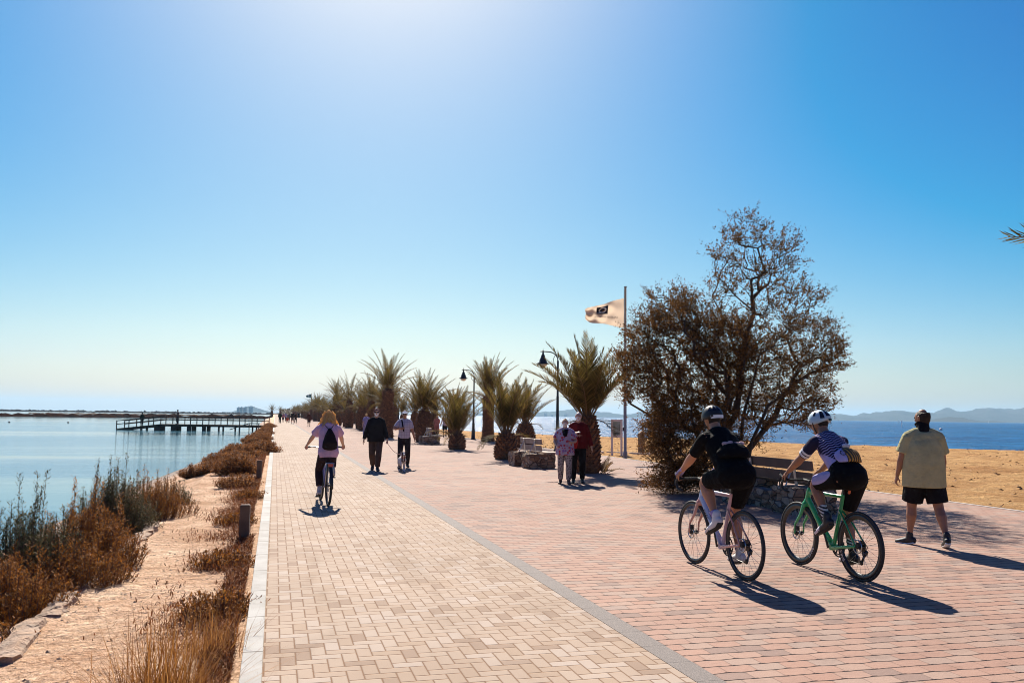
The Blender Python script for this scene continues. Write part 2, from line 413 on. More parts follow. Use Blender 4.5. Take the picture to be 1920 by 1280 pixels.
# promenade body
END = 900
g = MB(); g.box((6.475, END / 2 - 15, -1.1), (13.0, END + 30, 2.176)); structure(g.build('promenade_base', plain('concrete_base', (0.4, 0.36, 0.31), 0.9)))
def sheet(name, x0, x1, z, mat):
    mb = MB(); ys = [-4, 40, 120, 300, END]
    for a, b in zip(ys, ys[1:]): mb.add([(x0, a, z), (x1, a, z), (x1, b, z), (x0, b, z)], [(0, 1, 2, 3)])
    return structure(mb.build(name, mat))
sheet('cycle_path', -0.02, 2.5, 0.0, mat_herringbone())
sheet('grey_strip', 2.503, 2.675, 0.001, mat_grey())
sheet('footpath', 2.678, 12.88, -0.001, mat_pink())
kb = MB()
kerb_m = mat_kerb()
kb.box((-0.085, END / 2 - 5, -0.14), (0.125, END + 10, 0.31)); structure(kb.build('kerb', kerb_m))
kb = MB(); kb.box((12.943, END / 2 - 5, -0.15), (0.12, END + 10, 0.31)); structure(kb.build('kerb_beach', plain('edge_stone', (0.34, 0.29, 0.25), 0.85, 0.2, 3, 0.3)))

# left bank
SHORE = [(-5, -4.6), (15, -4.3), (27, -4.2), (47, -3.0), (75, -1.7), (100, -1.5), (120, -2.4), (200, -3), (1000, -4)]
EDGE = [(-5, -1.9), (16, -1.65), (30, -1.75), (50, -1.3), (75, -0.8), (110, -0.75), (1000, -0.9)]
def bank_z(x, y):
    e, s = interp(EDGE, y), interp(SHORE, y)
    if x > e:
        z = -0.07 - 0.05 * (x / e)
        z += 0.022 * fbm(x, y, 2.2) + 0.012 * fbm(x, y, 8)
        if x > -0.2: z = min(z, -0.05)
    elif x > s:
        k = (e - x) / (e - s); k = k ** 0.75
        z = -0.12 + (WATER_Z + 0.12) * k + 0.05 * fbm(x, y, 1.3) * (1 - k)
    else: z = max(WATER_Z - 0.25 * (s - x), -2.0)
    return z
def bank_xs(y):
    e, s = interp(EDGE, y), interp(SHORE, y)
    n1, n2 = 26, 26
    return [-0.1475 + (e + 0.1475) * i / n1 for i in range(n1)] + [e + (s - e) * i / n2 for i in range(n2)] + [s - q for q in (0.0, 0.3, 0.8, 1.6, 3, 6)]
ys = spaced(-2, 20, 0.06, 1.0) + spaced(20.08, 900, 0.1, 1.03)
structure(grid_sheet('bank', bank_xs, ys, bank_z, mat_sand('bank_sand', (0.529, 0.282, 0.154), (0.905, 0.606, 0.406), (1.188, 0.956, 0.685), salt=True)))

# beach
BEACH = [(-20, 82), (0, 68), (20, 56), (42, 44), (51, 38.5), (66, 31), (75, 25), (90, 20.5), (120, 18), (200, 17), (1000, 16.5)]
def beach_z(x, y):
    s = interp(BEACH, y)
    if x < s:
        k = (x - 13) / (s - 13)
        z = -0.03 - 0.12 * min(k * 2, 1) + (0.06 * fbm(x, y, 0.5) + 0.06 * fbm(x, y, 1.5)) * min(1, (x - 13) * 0.7)
        if x < 13.3: z = min(z, -0.02)
    else: z = max(-0.15 - 0.3 * (x - s), -2.1)
    return z
def beach_xs(y):
    s = interp(BEACH, y); n = 90
    return [13.003 + (s - 13.003) * (i / n) for i in range(n)] + [s + q for q in (0, 0.5, 1.2, 2.2, 4, 8)]
ys = spaced(-6, 60, 0.3, 1.0) + spaced(60.4, 900, 0.5, 1.05)
structure(grid_sheet('beach', beach_xs, ys, beach_z, mat_sand('beach_sand', (0.344, 0.160, 0.055), (0.611, 0.352, 0.145), (0.739, 0.477, 0.221), furrow=1.6)))

# dry weed and crumbs scattered over the sand: nobody could count them
mb = MB(); rg = random.Random(55)
for i in range(5200):
    yy = rg.uniform(6, 75); x = 13.1 + (interp(BEACH, yy) - 13.1) * rg.random() ** 1.6
    if fbm(x, yy, 0.35, 4) + rg.uniform(-.5, .3) < -0.05: continue
    z = beach_z(x, yy) + 0.008; a = rg.uniform(0, 6.28); L = rg.uniform(0.03, 0.16); d = V((math.cos(a), math.sin(a), rg.uniform(0, .35))) * L; w_ = V((-math.sin(a), math.cos(a), 0)) * L * rg.uniform(.1, .4)
    p = V((x, yy, z)); mb.add([p - w_, p + d * .5 - w_ + V((0, 0, L * .25)), p + d, p + w_], [(0, 1, 2, 3)])
o = mb.build('beach_litter', plain('dry_weed', (0.12, 0.055, 0.022), 0.95, 0.6, 2)); o['kind'] = 'stuff'

# water
def water_sheet(name, x0, x1, mat):
    mb = MB(); mb.add([(x0, -50, WATER_Z), (x1, -50, WATER_Z), (x1, 9000, WATER_Z), (x0, 9000, WATER_Z)], [(0, 1, 2, 3)])
    return structure(mb.build(name, mat))
water_sheet('lagoon', -6500, 0.5, mat_water('lagoon_water', (0.03, 0.11, 0.17), (0.055, 0.16, 0.21), 0.07, 2.2, (0.5, 1.6, R(10)), 0.6, 0.07, calm=True))
water_sheet('sea', 12.5, 9000, mat_water('sea_water', (0.003, 0.045, 0.13), (0.006, 0.075, 0.175), 0.25, 0.6, (0.7, 1.0, R(-40)), 1.0, 0.7))

# far salt-pan dikes across the lagoon
def dike(name, pts, width, height, mat, seed):
    mb = MB(); n = 5
    P = []
    for (a, b) in zip(pts, pts[1:]):
        a, b = V(a), V(b); k = max(2, int((b - a).length / 1.5))
        P += [a.lerp(b, i / k) for i in range(k)]
    vs = []; prof = [(-0.5, 0), (-0.36, 0.55), (-0.1, 0.9), (0.15, 1.0), (0.38, 0.5), (0.5, 0)]
    d = (V(pts[1]) - V(pts[0])).normalized(); sd = V((d.y, -d.x, 0))
    for i, p in enumerate(P):
        for (s, hh) in prof:
            q = p + sd * (s * width)
            nz = 0.55 + 0.9 * abs(fbm(q.x + seed, q.y, 0.22)) + 0.5 * fbm(q.x, q.y + seed, 0.7, 2)
            vs.append((q.x, q.y, WATER_Z - 0.15 + (hh * height * max(nz, 0.25) if hh else 0)))
    m_ = len(prof)
    fs = [(i * m_ + j, i * m_ + j + 1, (i + 1) * m_ + j + 1, (i + 1) * m_ + j) for i in range(len(P) - 1) for j in range(m_ - 1)]
    mb.add(vs, fs); return structure(mb.build(name, mat))
def dull(m_): m_.node_tree.nodes['Principled BSDF'].inputs['Specular IOR Level'].default_value = 0.0; return m_
brush = plain('dike_scrub', (0.028, 0.012, 0.006), 0.95, 0.5, 0.5, 0.6, 2)
def far(px, depth):      # a point on the water at a depth along the view, under a given column
    return V((0, 0, 0)) + V((FWD.x, FWD.y, 0)).normalized() * depth + V((RIGHT.x, RIGHT.y, 0)).normalized() * ((px - 960) / 1600 * depth)
dull(brush)
dike('dike_bank', [far(-260, 250), far(520, 330)], 14, 1.35, brush, 3)
dike('far_bank', [far(-300, 900), far(560, 1000)], 40, 2.3, dull(plain('far_scrub', (0.018, 0.009, 0.006), 0.95, 0.4, 0.1)), 11)
dike('far_sand_bank', [far(60, 470), far(470, 520)], 18, 0.9, dull(plain('salt_bank', (0.09, 0.06, 0.04), 0.95, 0.3, 0.2)), 19)

# hills beyond the sea
def ridge(name, px, dist, heights, depth, mat):
    """a range of hills: crest heights in metres at columns of the view, with slopes falling to both sides"""
    mb = MB(); n = 10; xs = []; x = px[0]
    stp = 6
    k = int((px[1] - px[0]) / stp); rows = []
    for i in range(k + 1):
        p = px[0] + stp * i; h = interp(heights, p)
        row = []
        for j in range(n + 1):
            s = j / n; f = math.sin(PI * min(max(s, 0), 1)) ** 0.9
            q = far(p, dist + depth * (s - 0.5)); nz = fbm(q.x, q.y, 0.0055, 6)
            row.append((q.x, q.y, -1.0 + max(0, h * f * (1 + 0.34 * nz) + 14 * nz * f)))
        rows.append(row)
    vs = [p for r_ in rows for p in r_]
    fs = [(i * (n + 1) + j, i * (n + 1) + j + 1, (i + 1) * (n + 1) + j + 1, (i + 1) * (n + 1) + j) for i in range(k) for j in range(n)]
    mb.add(vs, fs); return structure(mb.build(name, mat, None, True))
hill_m = dull(plain('hill_scrub', (0.055, 0.05, 0.042), 0.95, 0.4, 0.01))
D = 6000; q = D / 1600
ridge('hills', (1540, 2140), D, [(1540, 8 * q), (1575, 11 * q), (1600, 9 * q), (1630, 12 * q), (1660, 16 * q), (1685, 19 * q), (1710, 14 * q), (1750, 15 * q), (1770, 21 * q), (1800, 22 * q),
      (1825, 19 * q), (1845, 23 * q), (1868, 27 * q), (1890, 23 * q), (1915, 25 * q), (1960, 20 * q), (2140, 14 * q)], 1400, hill_m)
D2 = 4200; q = D2 / 1600
ridge('near_hills', (1730, 1890), D2, [(1730, 0), (1755, 3.6 * q), (1775, 6.5 * q), (1790, 4.5 * q), (1808, 7 * q), (1830, 3.5 * q), (1850, 3.5 * q), (1880, 0.5 * q), (1890, 0)], 500, hill_m)
D3 = 6500; q = D3 / 1600
ridge('far_hills', (820, 1545), D3, [(820, 0), (900, 3 * q), (1000, 5 * q), (1045, 7 * q), (1060, 9 * q), (1078, 13 * q), (1095, 9 * q), (1125, 7 * q), (1160, 8 * q), (1185, 6 * q), (1205, 10 * q), (1225, 8 * q),
      (1290, 5 * q), (1360, 7 * q), (1440, 4 * q), (1545, 8 * q)], 1200, hill_m)
D4 = 5200; q = D4 / 1600
ridge('lagoon_hill', (420, 520), D4, [(420, 0), (440, 2.5 * q), (452, 8 * q), (462, 12 * q), (470, 14 * q), (478, 12.5 * q), (488, 7.5 * q), (500, 3 * q), (520, 1.2 * q)], 700, hill_m)

# tower blocks far across the water
def tower_block(px, dist, w, h, d, label, group, mat, pane):
    p = far(px, dist); p.z = -1.0
    t = thing('tower_block', label, 'building', p, -YAW, group)
    mb = MB(); mb.box((0, 0, h / 2), (w, d, h)); mb.box((w * 0.1, 0, h + 1.2), (w * 0.3, d * 0.5, 2.6)); mb.build('wall', mat, t)
    nf = max(2, int(h / 3.4))
    wb = MB()
    for k in range(nf): wb.box((0, -d / 2 - 0.1, 2.0 + k * 3.3), (w * 0.88, 0.3, 1.3))
    wb.build('window', pane, t)
tb = plain('tower_render', (0.45, 0.40, 0.38), 0.8); tw = plain('tower_glass', (0.10, 0.11, 0.13), 0.3)
for i, (px, w, h, lb) in enumerate([(450.5, 16, 31, 'leftmost tower block below the lagoon hill'), (456, 15, 33, 'tower block left of the middle gap below the lagoon hill'),
                                   (463, 17, 34, 'tower block in the middle of the cluster below the lagoon hill'), (473.5, 22, 36, 'broad tallest tower block in front of the lagoon hill')]):
    tower_block(px, 2600, w * 0.5, h * 0.52, 8, lb, 'tower blocks below the lagoon hill', tb, tw)
for px, w, h, lb in [(872, 30, 16, 'broad pale block on the far shore beside the left lamp post'), (886, 14, 8, 'small low block on the far shore right of the broad pale block'), (1003, 26, 9, 'low wide block on the far shore between two palms'),
                     (1024, 18, 12, 'pale block on the far shore left of the tall lamp post'), (1036, 14, 8, 'small far block just left of the tall lamp post'), (1062, 20, 10, 'far block just right of the tall lamp post')]:
    tower_block(px, 4800, w * 1.0, h * 1.5, 14, lb, 'buildings on the far shore of the sea', tb, tw)
# ================================================================ VEGETATION
palm_bark = plain('palm_bark', (0.15, 0.066, 0.03), 0.95, 0.5, 7, 0.6, 30)
palm_bark2 = plain('palm_boot', (0.22, 0.10, 0.042), 0.9, 0.45, 5, 0.6, 40)
frond_m = leafy('palm_frond', [(0.03, 0.025, 0.008), (0.075, 0.056, 0.015), (0.14, 0.10, 0.026), (0.26, 0.165, 0.042)], 0.4, 1.4)
dry_m = leafy('dry_frond', [(0.16, 0.085, 0.035), (0.28, 0.17, 0.075)], 0.25, 2)

def frond(mb, o, az, el, L, curve, nl, ll, rw=0.022, rg=rnd, twist=0.0, roll=0.0):
    o = V(o); n = 9; pts = [o]; T = []
    ca, sa = math.cos(az), math.sin(az)
    side = V((-sa, ca, 0))
    if roll: side = Matrix.Rotation(roll, 3, V((ca * math.cos(el), sa * math.cos(el), math.sin(el)))) @ side
    for i in range(n):
        t = (i + 0.5) / n; e = el - curve * t ** 1.5
        d = V((ca * math.cos(e), sa * math.cos(e), math.sin(e))) + side * twist * t * 0.3
        d.normalize(); T.append(d); pts.append(pts[-1] + d * (L / n))
    mb.loft(pts, [rw * (1 - 0.85 * i / n) for i in range(n + 1)], side=side, n=4, cap='flat', mi=1)
    for i in range(nl):
        t = 0.14 + 0.86 * (i + 0.5) / nl
        k = min(int(t * n), n - 1); f = t * n - k
        p = pts[k].lerp(pts[k + 1], f); d = T[k]; nrm = side.cross(d) * -1
        if nrm.z < 0 and el < 1.3: nrm = -nrm
        w = ll * (0.30 + 0.85 * math.sin(PI * min(t, 1) ** 0.75)) * rg.uniform(0.85, 1.1)
        a = R(58) - R(34) * t
        for s in (-1, 1):
            a2 = a + rg.uniform(-0.12, 0.12)
            q = d * math.cos(a2) + side * (s * math.sin(a2)) + nrm * rg.uniform(0.12, 0.42)
            q.normalize(); wd = d * 0.017
            mid = p + q * (w * 0.5) + V((0, 0, -0.01)); tip = p + q * w + V((0, 0, -0.10 * w))
            mb.add([p - wd * 0.6, mid - wd, tip, mid + wd, p + wd * 0.6], [(0, 1, 2, 3, 4)], 0)

def palm_parts(root, th, tr, L, nf, spread, seed, nl=44, ll=0.36, droop=4, bulge=1.0, slim=False):
    rg = random.Random(seed)
    mb = MB()
    if slim: prof = [(tr * 1.25, -0.05), (tr * 1.02, 0.25), (tr * 0.92, th * 0.35), (tr * 0.95, th * 0.75), (tr * 1.1, th * 0.93), (tr * 0.6, th + 0.1)]
    else: prof = [(tr * 0.95, -0.05), (tr * 1.05, th * 0.14), (tr * 1.02 * bulge, th * 0.45), (tr * 0.86, th * 0.78), (tr * 0.6, th * 0.98), (tr * 0.3, th + 0.18)]
    mb.lathe(prof, n=18)
    rows = max(7, int(th / 0.085)); per = max(9, int(tr * 2 * PI / 0.17))
    for k in range(rows):
        z = th * (k + 0.3) / rows; rr = interp([(h, r) for r, h in prof], z)
        for j in range(per):
            w = 2 * PI * (j + 0.5 * (k % 2) + rg.uniform(-0.1, 0.1)) / per; ca, sa = math.cos(w), math.sin(w)
            out, up = V((ca, sa, 0)), V((0, 0, 1)); sd = V((-sa, ca, 0)); b = V((0, 0, z)) + out * (rr - 0.02)
            hw = PI * rr / per * 0.95; o_ = rg.uniform(0.035, 0.075); u_ = rg.uniform(0.07, 0.12)
            tip = b + out * (o_ + 0.02) + up * u_
            mb.add([b - sd * hw, b + sd * hw, tip + sd * hw * 0.45, tip - sd * hw * 0.45, b + up * (u_ * 1.25), b + up * (-0.05)],
                   [(0, 5, 1), (0, 1, 2, 3), (3, 2, 4), (1, 4, 2), (0, 3, 4)], 1 if rg.random() < 0.45 else 0)
    mb.build('trunk', [palm_bark, palm_bark2], root)
    mb = MB()
    for i in range(nf):
        u = (i + 0.5) / nf; az = i * 2.39996 + rg.uniform(-0.25, 0.25)
        el = PI / 2 - spread * u ** 0.85 * rg.uniform(0.75, 1.1)
        o = V((math.cos(az), math.sin(az), 0)) * (0.05 + 0.10 * u) + V((0, 0, th + 0.06 - 0.1 * u))
        frond(mb, o, az, el, L * rg.uniform(0.78, 1.05), rg.uniform(0.15, 0.5) + 0.55 * spread * u, nl, ll, rg=rg, twist=rg.uniform(-1, 1))
    for i in range(droop):
        az = rg.uniform(0, 2 * PI); o = V((math.cos(az), math.sin(az), 0)) * 0.15 + V((0, 0, th - 0.1))
        frond(mb, o, az, R(rg.uniform(5, 35)), L * rg.uniform(0.6, 0.85), 1.1, nl // 2, ll * 0.8, rg=rg)
    mb.build('crown', [frond_m, dry_m], root)

PATHSIDE, SEASIDE = 'date palms in the row beside the path', 'date palms in the row beside the beach'
def palm(loc, label, group, *a, **k):
    t = thing('palm_tree', label, 'palm tree', loc, 0, group); palm_parts(t, *a, **k); return t

pA = palm((8.55, 22.9, 0), 'large date palm standing right behind the elderly couple', PATHSIDE, 1.55, 0.36, 2.4, 34, R(46), 11, nl=56, ll=0.44, droop=2)
mb = MB(); rg = random.Random(4)
for i in range(9): frond(mb, (8.55 + rg.uniform(0.2, 0.6), 22.75 + rg.uniform(-0.3, 0.1), 0), rg.uniform(-1.2, 0.9), R(rg.uniform(25, 75)), rg.uniform(0.3, 0.65), 0.7, 14, 0.16, 0.01, rg)
tag(mb.build('palm_sucker', [dry_m, dry_m]), 'low tuft of dry palm shoots at the foot of the large palm', 'plant')
pB = palm((8.15, 30.2, 0), 'stubby palm with pineapple trunk and narrow upright crown left of the couple', PATHSIDE, 0.9, 0.40, 2.3, 26, R(30), 12, nl=50, droop=3)
pC = palm((8.15, 38.9, 0), 'small palm with short squat trunk and ragged crown near the masonry bench', PATHSIDE, 0.68, 0.37, 2.25, 26, R(44), 13, droop=4)
pD = palm((12.1, 41.2, 0), 'squat palm with rounded trunk between the two clear lamp posts', SEASIDE, 1.15, 0.45, 2.4, 24, R(40), 14, bulge=1.08, droop=4)
pE = palm((12.5, 50.6, 0), 'tall slim palm whose upright crown rises beside the lamp post', SEASIDE, 2.7, 0.34, 2.7, 30, R(34), 15, slim=True, droop=8)
pF = palm((8.35, 49.2, 0), 'stout palm with thick trunk behind the far stone bench', PATHSIDE, 1.75, 0.47, 2.6, 32, R(42), 16, bulge=1.05)
pG = palm((12.2, 59.3, 0), 'short palm half hidden behind the small squat palm', SEASIDE, 1.6, 0.42, 2.2, 24, R(44), 17)
pH = palm((7.3, 57.8, 0), 'tallest palm with bare straight trunk and open crown behind the man in black', PATHSIDE, 3.2, 0.36, 2.9, 24, R(52), 18, slim=True, droop=2)
mids = [((8.2, 66.5), 2.4, 0.42, 2.7, R(56), 'bushy palm just beyond the tallest palm', PATHSIDE), ((12.3, 68), 1.6, 0.42, 2.4, R(50), 'palm beside the beach behind the plaid shirted walker', SEASIDE),
        ((12.2, 77), 1.7, 0.42, 2.5, R(50), 'palm beside the beach seen between the trunks behind the man in black', SEASIDE), ((8.0, 74.5), 2.6, 0.42, 2.8, R(58), 'broad palm over the woman in lavender', PATHSIDE)]
MID = []
for i, ((x, y), th, tr, L, sp, lb, gr) in enumerate(mids):
    MID.append(palm((x, y, 0), lb, gr, th, tr, L, 25, sp, 30 + i, nl=34, ll=0.38, droop=7))
TALL = palm((8.3, 125, 0), 'tall feathery palm rising above the far end of the row', PATHSIDE, 4.1, 0.33, 3.0, 26, R(62), 40, nl=30, slim=True)
FARS = [palm((8.1 + 0.3 * k, 82 + 5 * k, 0), lb, PATHSIDE, 2.0 + 0.4 * (k % 2), 0.4, 2.75, 21, R(62 + 4 * k), 50 + k, nl=30, ll=0.36, droop=5)
        for k, lb in enumerate(['palm with a full crown next beyond the broad palm over the woman in lavender', 'arching palm second beyond the woman in lavender', 'low palm behind the blond cyclist'])]
same = 'dense leaning palm in the far stretch of the row, merging with its neighbours'
y = 98
while y < 420:
    s = FARS[rnd.randrange(3)]; sc_ = rnd.uniform(0.82, 1.15)
    dup(s, (8.2 + rnd.uniform(-0.6, 0.6), y, 0), rnd.uniform(0, 6.28), same, 'far palms merging beside the path', (sc_, sc_, sc_ * rnd.uniform(0.9, 1.15)))
    y += rnd.uniform(6.0, 8.4) * (1 + (y - 98) / 500)
y = 86
while y < 300:
    s = (FARS + MID)[rnd.randrange(7)]; sc_ = rnd.uniform(0.8, 1.1)
    dup(s, (12.3 + rnd.uniform(-0.5, 0.5), y, 0), rnd.uniform(0, 6.28), 'far palm of the beach side row, seen through the path side palms', 'far palms beside the beach', (sc_, sc_, sc_))
    y += rnd.uniform(7, 10)
for x, yy, lb, s_ in [(-1.2, 340, 'lone small palm on the lagoon side at the far end of the path', 1.15), (2.6, 460, 'tiny palm at the very end of the path', 1.2)]:
    dup(FARS[0], (x, yy, 0), 1.0, lb, None, (s_,) * 3)
dup(MID[0], (8.3, 176, 0), 2.0, 'small tall palm tip beside the distant dark flag', PATHSIDE, (1.0, 1.0, 1.15))
# palm outside the frame on the right: only its frond tips come into the picture
pR = palm((9.35, 6.0, 0), 'green palm frond tips poking in at the right edge of the sky', None, 2.6, 0.36, 2.2, 10, R(50), 61, nl=40, droop=0)
for ch in list(pR.children):
    if ch.name.startswith('crown'):
        mb = MB(); rg = random.Random(3)
        for az, el, L in [(PI * 0.88, 31, 2.58), (PI * 0.95, 36, 2.45), (PI * 1.0, 24, 2.3), (0.2, 40, 2.2), (1.2, 60, 2.2), (-1, 45, 2.2), (4.6, 75, 2.2), (2, 80, 2.1), (5.4, 35, 2.1)]:
            frond(mb, (0, 0, 2.65), az, R(el), L, 0.55, 44, 0.46, rg=rg, roll=1.0 if 2.5 < az < 3.2 else 0)
        bpy.data.objects.remove(ch); mb.build('crown', [frond_m, dry_m], pR)

# tree line at the end of the spit: nobody could count it
far_leaf = leafy('far_leaf', [(0.05, 0.035, 0.015), (0.11, 0.075, 0.03)], 0.2, 0.3)
mb = MB(); rg = random.Random(21)
for i in range(2600):
    yy = rg.uniform(420, 880); x = rg.uniform(3.5, 15); h = 4.2 * math.sqrt(rg.random()) * (0.75 + 0.5 * abs(fbm(x, yy, 0.05)))
    a = rg.uniform(0, 6.28); s_ = rg.uniform(0.4, 1.0); u = V((math.cos(a), math.sin(a), rg.uniform(-0.5, 0.9))) * s_; w = V((-math.sin(a), math.cos(a), rg.uniform(-.3, .3))) * s_ * 0.4
    p = V((x, yy, h)); mb.add([p - w, p + u, p + w, p - u * 0.4], [(0, 1, 2, 3)])
o = mb.build('treeline', far_leaf); o['kind'] = 'stuff'

# ---------------------------------------------------------------- the feathery tree
tree_leaf = leafy('tree_leaf', [(0.026, 0.016, 0.007), (0.075, 0.039, 0.013), (0.15, 0.07, 0.022), (0.29, 0.12, 0.034)], 0.36, 1.3)
tree_bark = plain('tree_bark', (0.065, 0.04, 0.026), 0.95, 0.4, 4, 0.7, 25, bdist=0.02)
base = V((9.25, 16.6, 0)); tdep = (base - V((0, 0, CAM_H))).dot(FWD)
blobs = [(1395, 432, 34, 26), (1440, 455, 34, 26), (1368, 468, 34, 24), (1475, 485, 28, 20), (1345, 480, 16, 8), (1495, 462, 12, 6), (1400, 515, 50, 44), (1452, 538, 50, 44), (1505, 560, 36, 30),
         (1350, 545, 28, 18), (1262, 585, 48, 90), (1225, 630, 46, 95), (1305, 612, 58, 130), (1200, 680, 38, 70), (1360, 640, 66, 150), (1430, 630, 62, 110), (1500, 640, 52, 80), (1548, 630, 30, 34), (1565, 655, 14, 12),
         (1252, 710, 56, 140), (1330, 705, 66, 180), (1415, 705, 60, 130), (1490, 705, 52, 80), (1545, 690, 34, 40), (1268, 775, 44, 110), (1340, 770, 44, 90), (1250, 835, 32, 85), (1268, 890, 38, 100), (1315, 850, 34, 60),
         (1285, 925, 30, 80), (1300, 890, 36, 80), (1245, 800, 40, 80), (1320, 800, 44, 70), (1345, 860, 34, 45), (1400, 790, 50, 50), (1440, 755, 46, 60), (1492, 762, 42, 55), (1532, 745, 34, 34), (1185, 735, 24, 24), (1510, 790, 30, 20), (1230, 905, 22, 30)]
rg = random.Random(99); att = []
for (cx, cy, r, n) in blobs:
    for i in range(n):
        while True:
            q = V((rg.uniform(-1, 1), rg.uniform(-1, 1), rg.uniform(-1, 1)))
            if q.length <= 1: break
        dd = tdep + q.z * r * tdep / 1600 * 1.25 + rg.uniform(-0.5, 0.5)
        px, py = cx + q.x * r, cy + q.y * r
        p = V((0, 0, CAM_H)) + (FWD + RIGHT * ((px - 960) / 1600) + UP * ((640 - py) / 1600)) * dd
        if p.z > 0.12: att.append(p)
limbs = [(1300, 800), (1360, 700), (1420, 680), (1440, 760), (1265, 850), (1330, 860), (1410, 560), (1490, 720)]
nodes = [base.copy()]; par = [-1]; dist0 = [0.0]
def chain(a, b, k, jit):
    """branch of k nodes from node a to the point b"""
    pa = nodes[a]; last = a
    for i in range(1, k + 1):
        t = i / k
        p = pa.lerp(b, t) + V((rg.uniform(-jit, jit), rg.uniform(-jit, jit), rg.uniform(-jit, jit) + 0.25 * jit * math.sin(PI * t)))
        nodes.append(p if i < k else b); par.append(last); dist0.append(dist0[last] + (nodes[-1] - nodes[last]).length); last = len(nodes) - 1
    return last
for lx, ly in limbs:
    b = V((0, 0, CAM_H)) + (FWD + RIGHT * ((lx - 960) / 1600) + UP * ((640 - ly) / 1600)) * (tdep + rg.uniform(-0.7, 0.7)); b.z = max(b.z, 0.3)
    st = base + V((rg.uniform(-.25, .25), rg.uniform(-.2, .2), 0.02)); nodes.append(st); par.append(0); dist0.append(0)
    chain(len(nodes) - 1, b, max(3, int((b - st).length / 0.4)), 0.09)
import numpy as np
att.sort(key=lambda p: (p - base).length)
ends = []
for p in att:
    A = np.array([tuple(q) for q in nodes]); d = np.linalg.norm(A - np.array(tuple(p)), axis=1) + 0.22 * np.array(dist0)
    # prefer nodes below and nearer to the base
    d += 0.5 * np.maximum(0, A[:, 2] - p.z)
    a = int(d.argmin()); L = (p - nodes[a]).length
    ends.append(chain(a, p, max(1, int(L / 0.28)), 0.035 if L > 0.3 else 0))
w = [0.0] * len(nodes)
for e in ends:
    i = e
    while i >= 0: w[i] += 1; i = par[i]
tr = thing('feathery_tree', 'large dark feathery tamarisk tree with sparse leaning top behind the cyclists', 'tree', base)
tb_, tl_ = MB(), MB()
for i in range(1, len(nodes)):
    r = min(0.0040 * max(w[i], 1) ** 0.5, 0.062); r0 = min(0.0040 * max(w[par[i]], 1) ** 0.5, r * 1.5)
    tb_.loft([nodes[par[i]] - base, nodes[i] - base], [r0, r], n=6 if r > 0.02 else 3, cap='flat')
tb_.build('trunk', tree_bark, tr, True)
crown_c = sum(att, V((0, 0, 0))) / len(att) - base
for e in ends:
    p = nodes[e] - base; d0 = (nodes[e] - nodes[par[e]]).normalized()
    out = (p - crown_c).normalized()
    full = (p.z + base.z < 4.3) + ((p.z + base.z < 3.7) and p.dot(V((RIGHT.x, RIGHT.y, 0))) < 0.5)
    for q_ in range(rg.randint(2, 4) + full):
        dr = (d0 * 0.6 + out * 0.55 + V((rg.gauss(0, .55), rg.gauss(0, .55), rg.gauss(0.25, .5)))).normalized(); Ls = rg.uniform(0.16, 0.42)
        tip = p + dr * Ls + V((0, 0, -0.05 * Ls)); tb_.loft([p, tip], [0.0032, 0.0012], n=3, cap='flat')
        for i in range(int(Ls * rg.uniform(38, 64))):
            t = rg.uniform(0.1, 1.05); o_ = p.lerp(tip, t) + V((rg.gauss(0, 1), rg.gauss(0, 1), rg.gauss(0, 1))) * 0.014
            if o_.z + base.z < 0.03: continue
            d = (dr * 0.75 + V((rg.uniform(-1, 1), rg.uniform(-1, 1), rg.uniform(-.8, 1)))).normalized()
            s_ = d.cross(V((rg.uniform(-1, 1), rg.uniform(-1, 1), rg.uniform(-1, 1)))).normalized()
            L = rg.uniform(0.035, 0.085) * (1.15 - 0.4 * t); wd = L * rg.uniform(0.10, 0.19)
            tl_.add([o_, o_ + d * L * 0.5 + s_ * wd, o_ + d * L, o_ + d * L * 0.5 - s_ * wd], [(0, 1, 2, 3)])
tl_.build('crown', tree_leaf, tr)

# ---------------------------------------------------------------- shrubs, weeds and grass of the left bank
def shrub(label, loc, rz, r, h, n, seed, cols, group, spiky=True, leaf=0.03):
    rg = random.Random(seed); t = thing('shrub', label, 'shrub', loc, rz, group)
    sb, lb = MB(), MB()
    for i in range(int(n * 1.45)):
        a = rg.uniform(0, 2 * PI); q = math.sqrt(rg.random()); x, y = math.cos(a) * q * r * 0.75, math.sin(a) * q * r * 0.75
        hh = h * 0.80 * (1 - 0.6 * q * q) * rg.uniform(0.5, 1.0)
        if spiky and rg.random() < 0.16: hh *= 1.3
        top = V((x * rg.uniform(1.15, 1.6), y * rg.uniform(1.15, 1.6), hh)); b = V((x * 0.6, y * 0.6, -0.06)); mid = b.lerp(top, 0.5) + V((x * 0.28, y * 0.28, 0))
        sb.loft([b, mid, top], [0.006, 0.004, 0.002], n=3, cap='flat')
        m_ = int(hh / (0.0056 if spiky else 0.0085))
        for j in range(m_):
            u = 0.02 + 0.98 * (j / m_) ** 0.9; c = b.lerp(mid, u * 2) if u < 0.5 else mid.lerp(top, u * 2 - 1)
            w = (0.058 if spiky else 0.12) * (1.08 - u) ** 0.6 + 0.012
            az = rg.uniform(0, 2 * PI); o = V((math.cos(az), math.sin(az), rg.uniform(0.2, 1.5))).normalized()
            p = c + V((math.cos(az), math.sin(az), 0)) * w * rg.uniform(0.0, 0.8); s_ = V((-math.sin(az), math.cos(az), rg.uniform(-.5, .5)))
            L = leaf * rg.uniform(0.6, 1.5)
            lb.add([p, p + o * L * 0.5 + s_ * L * 0.17, p + o * L, p + o * L * 0.5 - s_ * L * 0.17], [(0, 1, 2, 3)])
    sb.build('stem', stem_m, t); lb.build('foliage', cols, t); return t
stem_m = plain('shrub_stem', (0.10, 0.055, 0.03), 0.9, 0.4)
